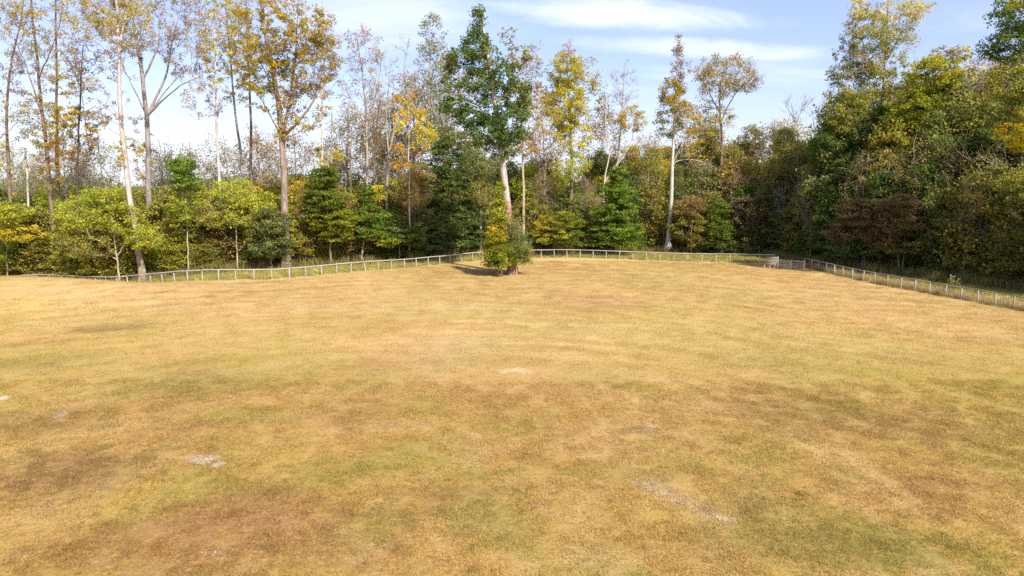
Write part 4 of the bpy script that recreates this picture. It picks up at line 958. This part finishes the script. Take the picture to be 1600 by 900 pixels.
# ------------------------------------------------------------------ kinds of filler trees, each mesh shared by its copies
def variant(kind, pal, bark, seed):
    """meshes of one kind, 10 m high, foot at the origin"""
    r = np.random.default_rng(seed)
    if kind == 'bushy':
        stems = []
        for q in range(5):
            a = r.uniform(0, 6.28); d = r.uniform(.6, 1.6)
            p = smooth_path([[0.12 * math.cos(a), .12 * math.sin(a), -.2], [d * .5 * math.cos(a), d * .5 * math.sin(a), 3], [d * math.cos(a), d * math.sin(a), 8.2]], 10, .06, r)
            stems.append((p, np.linspace(.075, .02, 10)))
        T = np.concatenate([blob_points(r, (0, 0, 5.6), (3.4, 3.4, 4.0), 150, .45), blob_points(r, (0, 0, 2.4), (3.2, 3.2, 2.0), 60, .5)])
        lv = leaves(r, T, 46, .62, .6, .17, pal); zmin = .6
    elif kind == 'layered':
        p = smooth_path([[0, 0, -.2], [.15, 0, 4], [-.1, .1, 10]], 14, .04, r); stems = [(p, stem_radii(p, .15))]
        z = 1.6 + 8.0 * r.random(190) ** 1.25; rad = 3.3 * (1 - ((z - 1.6) / 8.6) ** 1.4) + .3; a = r.uniform(0, 6.28, 190); q = rad * np.sqrt(r.uniform(.25, 1, 190))
        T = np.stack([q * np.cos(a), q * np.sin(a), z], 1); lv = leaves(r, T, 50, .66, .3, .17, pal); zmin = 1.0
    elif kind == 'oval':
        p = smooth_path([[0, 0, -.2], [.25, .1, 4], [-.2, .2, 9.4]], 14, .06, r); stems = [(p, stem_radii(p, .16))]
        T = np.concatenate([blob_points(r, (r.uniform(-.8, .8), r.uniform(-.8, .8), z), (s_, s_, 1.5), n, .4) for z, s_, n in ((3.6, 2.2, 40), (5.4, 2.7, 60), (7.2, 2.4, 55), (8.9, 1.5, 30))])
        lv = leaves(r, T, 48, .6, .6, .17, pal); zmin = 2.0
    elif kind == 'tall':
        p = smooth_path([[0, 0, -.2], [.2, .1, 4], [-.15, .15, 9.6]], 14, .05, r); stems = [(p, stem_radii(p, .12))]
        T = np.concatenate([blob_points(r, (r.uniform(-.9, .9), r.uniform(-.9, .9), z), (s_, s_, 1.1), n, .45) for z, s_, n in ((3.0, 1.5, 50), (4.6, 1.9, 80), (6.2, 2.1, 90), (7.7, 1.8, 80), (9.0, 1.1, 50))])
        lv = leaves(r, T, 44, .42, .6, .095, pal); zmin = 1.6
    elif kind == 'sparse':
        p = smooth_path([[0, 0, -.2], [.2, .1, 4], [-.1, .2, 9.6]], 14, .06, r); stems = [(p, stem_radii(p, .12))]
        T = np.concatenate([blob_points(r, (0, 0, 7), (2.0, 2.0, 2.8), 70, .3), blob_points(r, (0, 0, 4.5), (1.6, 1.6, 1.6), 20, .3)])
        lv = leaves(r, T, 27, .45, .7, .078, pal); zmin = 3.0
    elif kind == 'brush':
        stems = []
        for q in range(26):
            a = r.uniform(0, 6.28); d = r.uniform(1.5, 5.5); b0 = r.uniform(0, 2.2); a0 = r.uniform(0, 6.28); hh = r.uniform(3, 9)
            p = np.array([[b0 * math.cos(a0), b0 * math.sin(a0), -.2], [b0 * math.cos(a0) + d * .35 * math.cos(a), b0 * math.sin(a0) + d * .35 * math.sin(a), hh * .65], [b0 * math.cos(a0) + d * math.cos(a), b0 * math.sin(a0) + d * math.sin(a), hh * r.uniform(.6, 1.0)]])
            p = smooth_path(p, 9, .12, r); stems.append((p, np.linspace(.06, .015, 9)))
        T = blob_points(r, (0, 0, 4.2), (4.2, 4.2, 3.6), 90, .2)
        lv = leaves(r, T, 9, .6, .8, .13, pal); zmin = 1.0
    st = Tubes()
    for p, q in stems: st.tube(p, q, 6)
    ch = grow(stems, T, r, zmin, droop=.5 if kind == 'layered' else 1.0)
    for p, q in ch: st.tube(p, q, 4)
    if kind in ('brush', 'sparse'):
        for p, q in ch:
            for _ in range(4):
                a = p[r.integers(0, len(p))]; d = r.normal(0, 1, 3) + [0, 0, .4]; d *= r.uniform(.5, 1.2) / np.linalg.norm(d)
                st.tube([a, a + d], [.014, .006], 3)
    tm = st.mesh('trunk'); tm.materials.append(BARK[bark])
    V, F, tn = lv
    cm = mesh_quads('crown', V, F, tn); cm.materials.append(LEAF)
    return tm, cm

VAR = {}
def get_variant(kind, pal, bark, i=0):
    key = (kind, pal, bark, i)
    if key not in VAR: VAR[key] = variant(kind, pal, bark, 50 + len(VAR) * 7)
    return VAR[key]

MARKS = [(10, 'the left picture edge'), (100, 'the brown trunked pair'), (215, 'the leaning pale trunk'), (293, 'the round headed green tree'), (345, 'the slim pale trunk'),
         (445, 'the thick golden tree'), (512, 'the bright layered tree'), (575, 'the sparse pinkish tree'), (640, 'the white stemmed orange tree'), (705, 'the dark conical tree'), (790, 'the lone tree'),
         (890, 'the yellow domed tree'), (962, 'the green pyramid tree'), (1045, 'the tall white trunk'), (1122, 'the green cone tree'), (1180, 'the dusky red tree'), (1250, 'the farm gate'),
         (1320, 'the right wood shoulder'), (1400, 'the rust brown trees'), (1476, 'the small yellow green tree'), (1590, 'the right picture edge')]
TONE = {'yellowgreen': 'yellow green', 'olive': 'olive', 'dullgreen': 'grey green', 'darkgreen': 'dark green', 'brightgreen': 'fresh green', 'lime': 'lime green', 'golden': 'golden', 'yellow': 'yellow',
        'orange': 'orange leaved', 'brown': 'tan brown', 'redbrown': 'rust brown', 'mauve': 'mauve grey', 'palegreen': 'pale green', 'mauvegold': 'mauve gold'}
KNAME = {'bushy': ('understory_tree', 'bushy tree', 'tree'), 'layered': ('understory_tree', 'layered tree', 'tree'), 'oval': ('woodland_tree', 'oval tree', 'tree'),
         'tall': ('woodland_tree', 'broad crowned tree', 'tree'), 'sparse': ('woodland_tree', 'twiggy tree', 'tree'), 'brush': ('bare_shrub', 'bare tangle', 'shrub')}
used_labels = {}
def place(kind, pal, bark, px, depth, h, row, i=0, wide=1.0, r=rng, size_word=None):
    tm, cm = get_variant(kind, pal, bark, i)
    u_ = (px - 800) / FPX; x = u_ * depth
    nm, kn, cat = KNAME[kind]
    s_ = h / 10.0
    root = empty(nm, (x, depth, float(ground_z(x, depth))), float(r.uniform(0, 6.28)))
    root.scale = (s_ * wide * r.uniform(.9, 1.12), s_ * wide * r.uniform(.9, 1.12), s_)
    d = [abs(px - m) for m, _ in MARKS]; m = int(np.argmin(d)); off = px - MARKS[m][0]
    rel = 'below' if abs(off) < 9 and row == 0 else ('behind' if abs(off) < 9 else ('left of' if off < 0 else 'right of'))
    rowt = ['in front row', 'in second row', 'in back row' if depth - float(edge_d(u_)) < 17 else 'rearmost'][row]
    size_ = 'low' if h < 5 else ('small' if h < 8 else ('medium' if h < 13 else 'tall'))
    lab = f'{size_} {TONE[pal]} {kn} {rowt}, {rel} {MARKS[m][1]}'
    words = lab.split()
    tag(root, ' '.join(words[:18]), cat, None)
    used_labels.setdefault(lab, []).append(root)
    for nm2, me in (('trunk', tm), ('crown', cm)):
        o = bpy.data.objects.new(nm2, me); C.objects.link(o); o.parent = root
    return root

# skyline of the closed wood and the palettes met along it
SKY_PX = [-200, 0, 80, 150, 250, 320, 420, 480, 560, 620, 660, 720, 800, 860, 930, 1000, 1060, 1100, 1170, 1250, 1290, 1350, 1420, 1500, 1560, 1600, 1800]
SKY_PY = [285, 285, 300, 298, 300, 292, 285, 268, 278, 272, 258, 238, 228, 240, 236, 216, 225, 200, 190, 186, 155, 125, 108, 118, 98, 88, 88]
def top_m(py, depth): return (at(800, py, depth))[2]
ZONES = [  # px range, palettes of front row, of back rows
    (-200, 120, ['olive', 'yellowgreen', 'olive', 'darkgreen', 'olive'], ['olive', 'yellowgreen', 'golden', 'dullgreen']),
    (120, 330, ['yellowgreen', 'olive', 'yellowgreen'], ['olive', 'yellowgreen', 'olive']),
    (330, 480, ['yellowgreen', 'olive', 'yellowgreen', 'brown'], ['yellowgreen', 'brown', 'olive', 'golden']),
    (480, 650, ['olive', 'darkgreen', 'brightgreen', 'brown'], ['olive', 'brown', 'brown', 'olive']),
    (650, 780, ['darkgreen', 'darkgreen', 'dullgreen'], ['dullgreen', 'darkgreen', 'olive', 'dullgreen']),
    (780, 930, ['yellowgreen', 'olive', 'dullgreen', 'lime'], ['dullgreen', 'olive', 'yellowgreen', 'darkgreen']),
    (930, 1100, ['darkgreen', 'brightgreen', 'darkgreen', 'olive'], ['olive', 'darkgreen', 'dullgreen', 'golden']),
    (1100, 1290, ['darkgreen', 'olive', 'darkgreen', 'dullgreen', 'brightgreen'], ['olive', 'olive', 'dullgreen', 'brown', 'olive']),
    (1290, 1450, ['darkgreen', 'darkgreen', 'dullgreen', 'dullgreen'], ['olive', 'darkgreen', 'dullgreen', 'darkgreen']),
    (1450, 2100, ['darkgreen', 'dullgreen', 'dullgreen', 'olive'], ['olive', 'darkgreen', 'dullgreen', 'dullgreen']),
]
def zone_pal(px, back, r):
    for a, b_, f, g in ZONES:
        if a <= px < b_: return (g if back else f)[r.integers(len(g if back else f))]
    return 'olive'
fr = np.random.default_rng(21)
KINDS = ['bushy', 'oval', 'bushy', 'layered']
def row_fill(p0, p1, step, d_off, jd, hlo, hhi, row, back, kinds, wide=1.0):
    px = p0
    while px < p1:
        q = px + fr.uniform(-.35, .35) * step
        u_ = (q - 800) / FPX
        depth = float(edge_d(u_)) + d_off + fr.uniform(-jd, jd)
        topy = np.interp(q, SKY_PX, SKY_PY)
        full = top_m(topy, depth) - float(ground_z(u_ * depth, depth))
        h = full * (fr.uniform(hlo, hhi) + ((.20 if q < 480 else .10) if q < 650 and row < 2 else 0))
        pal = zone_pal(q, back, fr); kind = kinds[fr.integers(len(kinds))]
        if pal in ('darkgreen', 'brightgreen') and kind == 'bushy': kind = 'layered'
        if kind == 'oval' and h > 12: kind = 'tall'
        bark = 'tan' if fr.random() < .4 else 'brown'
        w_ = wide * min(1.25, max(.75, (10 / max(h, 1)) ** .45))
        place(kind, pal, bark, q, depth, h, row, 0, w_, fr)
        px += step * (0.8 if q > 1300 else 1.0)
row_fill(-180, 1900, 52, 2.5, 1.2, .44, .66, 0, False, ['bushy', 'oval', 'layered'])
row_fill(-200, 1900, 46, 7.0, 1.6, .64, .86, 1, True, ['bushy', 'oval', 'oval', 'layered'])
row_fill(-200, 1950, 40, 13.0, 2.5, .82, 1.0, 2, True, ['oval', 'oval', 'bushy'], 1.1)
row_fill(-200, 640, 50, 21.0, 3.0, .90, 1.0, 2, True, ['oval', 'bushy'], 1.1)
row_fill(640, 1950, 60, 21.0, 3.0, .90, 1.04, 2, True, ['oval', 'sparse', 'oval'], 1.1)
row_fill(-120, 770, 40, 1.6, .8, .24, .42, 0, False, ['bushy', 'bushy', 'oval'], 1.15)
# slender twiggy trees whose stems and bare branches stand in front of the closed wood
for px, py, off, pal, bk in ((655, 300, 2, 'brown', 'grey'), (722, 262, 3, 'olive', 'tan'), (848, 262, 3, 'brown', 'tan'), (866, 300, 2, 'olive', 'grey'), (915, 270, 4, 'brown', 'grey'), (938, 300, 2, 'olive', 'tan'), (1012, 262, 3, 'brown', 'tan'), (1066, 300, 2, 'olive', 'grey'),
        (1100, 250, 5, 'brown', 'grey'), (1150, 262, 3, 'brown', 'tan'), (1205, 235, 4, 'olive', 'tan'), (1222, 280, 2, 'mauve', 'grey'), (1242, 225, 5, 'olive', 'grey'), (1268, 260, 2, 'mauve', 'tan'), (1288, 240, 4, 'dullgreen', 'grey'), (1345, 235, 3, 'olive', 'grey'),
        (1382, 250, 3, 'olive', 'tan'), (1412, 200, 3, 'olive', 'brown'), (1450, 260, 2, 'olive', 'grey'), (1494, 215, 4, 'olive', 'tan'), (1512, 275, 1, 'dullgreen', 'grey'), (1542, 240, 2, 'olive', 'grey'), (1562, 190, 4, 'olive', 'grey'), (1585, 300, 1, 'olive', 'tan')):
    u_ = (px - 800) / FPX; depth = float(edge_d(u_)) + off
    place('sparse', pal, bk, px, depth, top_m(py, depth), 0, int(px % 2), .95, fr)
# low brush and tangles at the very front
for px in np.arange(-60, 1700, 34):
    q = px + fr.uniform(-10, 10); u_ = (q - 800) / FPX
    if 770 < q < 830: continue
    if q < 760 and fr.random() < .62: place('brush', 'brown', 'twig', q, float(edge_d(u_)) + fr.uniform(.8, 2.2), fr.uniform(2.6, 4.6), 0, int(fr.integers(2)), 1.0, fr)
    else: place('bushy', zone_pal(q, False, fr), 'brown', q, float(edge_d(u_)) + fr.uniform(1.0, 3.0), fr.uniform(2.2, 4.0), 0, 0, 1.2, fr)
# slim background trees that stand clear against the sky
for px, py, off in ((258, 195, 30), (425, 200, 34), (30, 190, 26), (62, 215, 34), (108, 175, 30), (140, 200, 26), (165, 170, 34), (275, 215, 24), (308, 200, 36), (360, 190, 30), (410, 180, 26), (470, 190, 30), (528, 200, 26), (548, 150, 30), (596, 140, 24), (618, 120, 28), (655, 100, 24),
                    (612, 180, 20), (700, 60, 22), (850, 115, 16), (938, 145, 14), (1010, 200, 14), (1090, 165, 14), (1205, 178, 18), (1222, 172, 20), (1300, 128, 14), (1478, 80, 14), (1530, 85, 16), (1570, 70, 14)):
    u_ = (px - 800) / FPX; depth = float(edge_d(u_)) + off
    place('sparse', ('palegreen', 'mauve', 'brown')[px % 3] if px < 1000 or px % 2 else 'mauvegold', ('twig', 'grey')[px % 2], px, depth, top_m(py, depth), 2, int(px % 2), .9, fr)
# thin saplings whose stems show in the dark under the crowns
def sapling_meshes(seed, bark):
    r = np.random.default_rng(seed); t = Tubes()
    p = smooth_path([[0, 0, -.2], [r.uniform(-.3, .3), 0, 3], [r.uniform(-.6, .6), r.uniform(-.3, .3), 6]], 9, .05, r)
    t.tube(p, np.linspace(.055, .02, 9), 6); T = blob_points(r, (p[-1][0], 0, 5.0), (1.1, 1.1, 1.2), 18, .2)
    for a, q in grow([(p, np.linspace(.055, .02, 9))], T, r, 1.8): t.tube(a, q, 4)
    tm = t.mesh('trunk'); tm.materials.append(BARK[bark]); V, F, tn = leaves(r, T, 26, .4, .6, .13, 'yellowgreen' if bark == 'tan' else 'olive')
    cm = mesh_quads('crown', V, F, tn); cm.materials.append(LEAF); return tm, cm
SAP = [sapling_meshes(5, 'tan'), sapling_meshes(6, 'tan'), sapling_meshes(8, 'twig'), sapling_meshes(9, 'pale')]
for px in list(np.arange(-20, 770, 15)) + list(np.arange(850, 1640, 38)):
    q = px + fr.uniform(-6, 6); u_ = (q - 800) / FPX; depth = float(edge_d(u_)) + fr.uniform(.3, 3.0); x = u_ * depth
    si = int(fr.integers(4)); tm, cm = SAP[si]
    root = empty('sapling', (x, depth, float(ground_z(x, depth))), float(fr.uniform(0, 6.28)))
    s_ = fr.uniform(.6, 1.1); root.scale = (s_, s_, s_)
    m = int(np.argmin([abs(q - a) for a, _ in MARKS])); off = q - MARKS[m][0]
    lab = f"{['thin', 'thin', 'brown', 'pale'][si]} stemmed {'taller' if s_ > .85 else 'short'} sapling at wood edge {'left' if off < 0 else 'right'} of {MARKS[m][1]}"
    tag(root, lab, 'sapling'); used_labels.setdefault(lab, []).append(root)
    for nm2, me in (('trunk', tm), ('crown', cm)):
        o = bpy.data.objects.new(nm2, me); C.objects.link(o); o.parent = root
ORD = {2: ['leftmost', 'rightmost'], 3: ['leftmost', 'middle', 'rightmost'], 4: ['leftmost', 'second', 'third', 'rightmost'], 5: ['leftmost', 'second', 'third', 'fourth', 'rightmost'], 6: ['leftmost', 'second', 'third', 'fourth', 'fifth', 'rightmost']}
for lab, obs in used_labels.items():
    if len(obs) > 1:
        obs.sort(key=lambda o: o.location.x / o.location.y)
        for w_, o in zip(ORD[min(len(obs), 6)] + ['rightmost'] * 9, obs): o['label'] = w_ + ' ' + lab

# deep wood behind, one mass nobody could count
def wood_mass(name, label_, dfun, p0, p1, n, size, skyoff, hfun=None, seed=77, pals=None, spread=18):
    r = np.random.default_rng(seed); parts = []
    px = r.uniform(p0, p1, n); u_ = (px - 800) / FPX
    d = np.array([dfun(q) for q in u_]) + r.uniform(0, spread, n)
    tops = np.array([top_m(np.interp(a, SKY_PX, SKY_PY) + skyoff, b_) for a, b_ in zip(px, d)]) if hfun is None else hfun(px, d, r)
    bump = 0.93 + 0.10 * np.sin(px * .11 + d * .9) + 0.05 * np.sin(px * .37)
    z = tops * bump * r.random(n) ** .7
    P = np.stack([u_ * d, d, z], 1)
    grp = (np.floor(px / 30) + np.floor(d / 6)).astype(int)
    for gk in range(len(pals)):
        sel = (grp * 7919 % len(pals)) == gk
        if sel.any(): parts.append(leaves(r, P[sel], 14, size * 5, .6, size, pals[gk]))
    V, F, tn = join_leaves(parts)
    o = link(name, mesh_quads(name, V, F, tn), LEAF); tag(o, label_, kind='stuff')
wood_mass('deep_woodland', 'dense mass of autumn trees deep behind the left part of the wood edge', lambda q: edge_d(q) + 25, -250, 640, 4200, .24, 16, pals=['olive', 'yellowgreen', 'dullgreen', 'brown', 'olive'])
wood_mass('deep_woodland', 'dense mass of green trees deep behind the right part of the wood edge', lambda q: edge_d(q) + 25, 640, 2000, 5000, .32, 26, seed=79, pals=['olive', 'darkgreen', 'dullgreen', 'brown', 'olive'])
wood_mass('distant_woodland', 'faint line of distant woods seen low between the trunks', lambda q: 320, -500, 2100, 6500, .75, 0, hfun=lambda px, d, r: 13 + 3 * np.sin(px * .02) + r.normal(0, .8, len(px)), seed=78, pals=['dullgreen', 'olive', 'dullgreen'], spread=90)

# small things at the fence
def flowering_weed():
    r = np.random.default_rng(91); b0 = gp(1491, 452); u_ = b0[0] / b0[1]; d = fence_d(u_) + 1.3; x = u_ * d
    base = np.array([x, d, float(ground_z(x, d))])
    root = empty('flowering_weed', base); tag(root, 'tall weed with white flower heads just behind the right hand fence', 'plant')
    t = Tubes(); T = []
    for q in range(9):
        a = r.uniform(0, 6.28); s_ = r.uniform(.1, .6); h = r.uniform(1.3, 2.0)
        p = [[.05 * math.cos(a), .05 * math.sin(a), -.05], [s_ * .5 * math.cos(a), s_ * .5 * math.sin(a), h * .6], [s_ * math.cos(a), s_ * math.sin(a), h]]; t.tube(p, [.012, .009, .006], 4); T.append(p[-1])
    link('stems', t.mesh('stems'), BARK['tan'], root)
    T = np.array(T); V, F, tn = leaves(r, T * [1, 1, .75], 26, .2, .8, .06, 'olive'); link('leaves', mesh_quads('leaves', V, F, tn), LEAF, root)
    PAL['white'] = [(1, (.75, .73, .68)), (1, (.62, .60, .55))]
    V, F, tn = leaves(r, T, 10, .07, .7, .035, 'white'); link('flowers', mesh_quads('flowers', V, F, tn), LEAF, root)
flowering_weed()

def soil_clods():
    r = np.random.default_rng(33); V = []; F = []; n = 0
    oc = np.array([[1, 0, 0], [-1, 0, 0], [0, 1, 0], [0, -1, 0], [0, 0, 1], [0, 0, -1]], float)
    fc = np.array([[0, 2, 4], [2, 1, 4], [1, 3, 4], [3, 0, 4], [2, 0, 5], [1, 2, 5], [3, 1, 5], [0, 3, 5]])
    for px, py, rx, ry, m in ((320, 719, 30, 8, 170), (95, 649, 14, 6, 60), (4, 622, 16, 5, 50), (1035, 768, 50, 16, 200), (1125, 806, 36, 9, 120), (742, 680, 12, 5, 30), (1012, 665, 12, 5, 30), (328, 864, 20, 6, 60), (532, 830, 10, 5, 30)):
        for _ in range(m):
            a = r.uniform(0, 6.28); q = math.sqrt(r.random()); p = gp(px + rx * q * math.cos(a), py + ry * q * math.sin(a) + (rx * q * math.cos(a)) * (.25 if px > 1000 else 0))
            s_ = r.uniform(.010, .034) * (1 + (r.random() < .08))
            V.append(p + oc * s_ * r.uniform(.6, 1.3, (6, 1)) * [1, 1, .7] + [0, 0, s_ * .3]); F.append(fc + n); n += 6
    m_, k = material('dry_soil_clod'); geo = k.n('ShaderNodeNewGeometry')
    c = k.mix(geo.outputs['Random Per Island'], (0.28, 0.19, 0.12), (0.46, 0.36, 0.27)); d = k.n('ShaderNodeBsdfDiffuse'); k.l(c, d.inputs[0]); finish(k, d.outputs[0])
    o = link('soil_clods', mesh_quads('soil_clods', np.concatenate(V), np.concatenate(F)), m_); tag(o, 'pale dry crumbs of soil on the bare spots of the field', kind='stuff')
soil_clods()
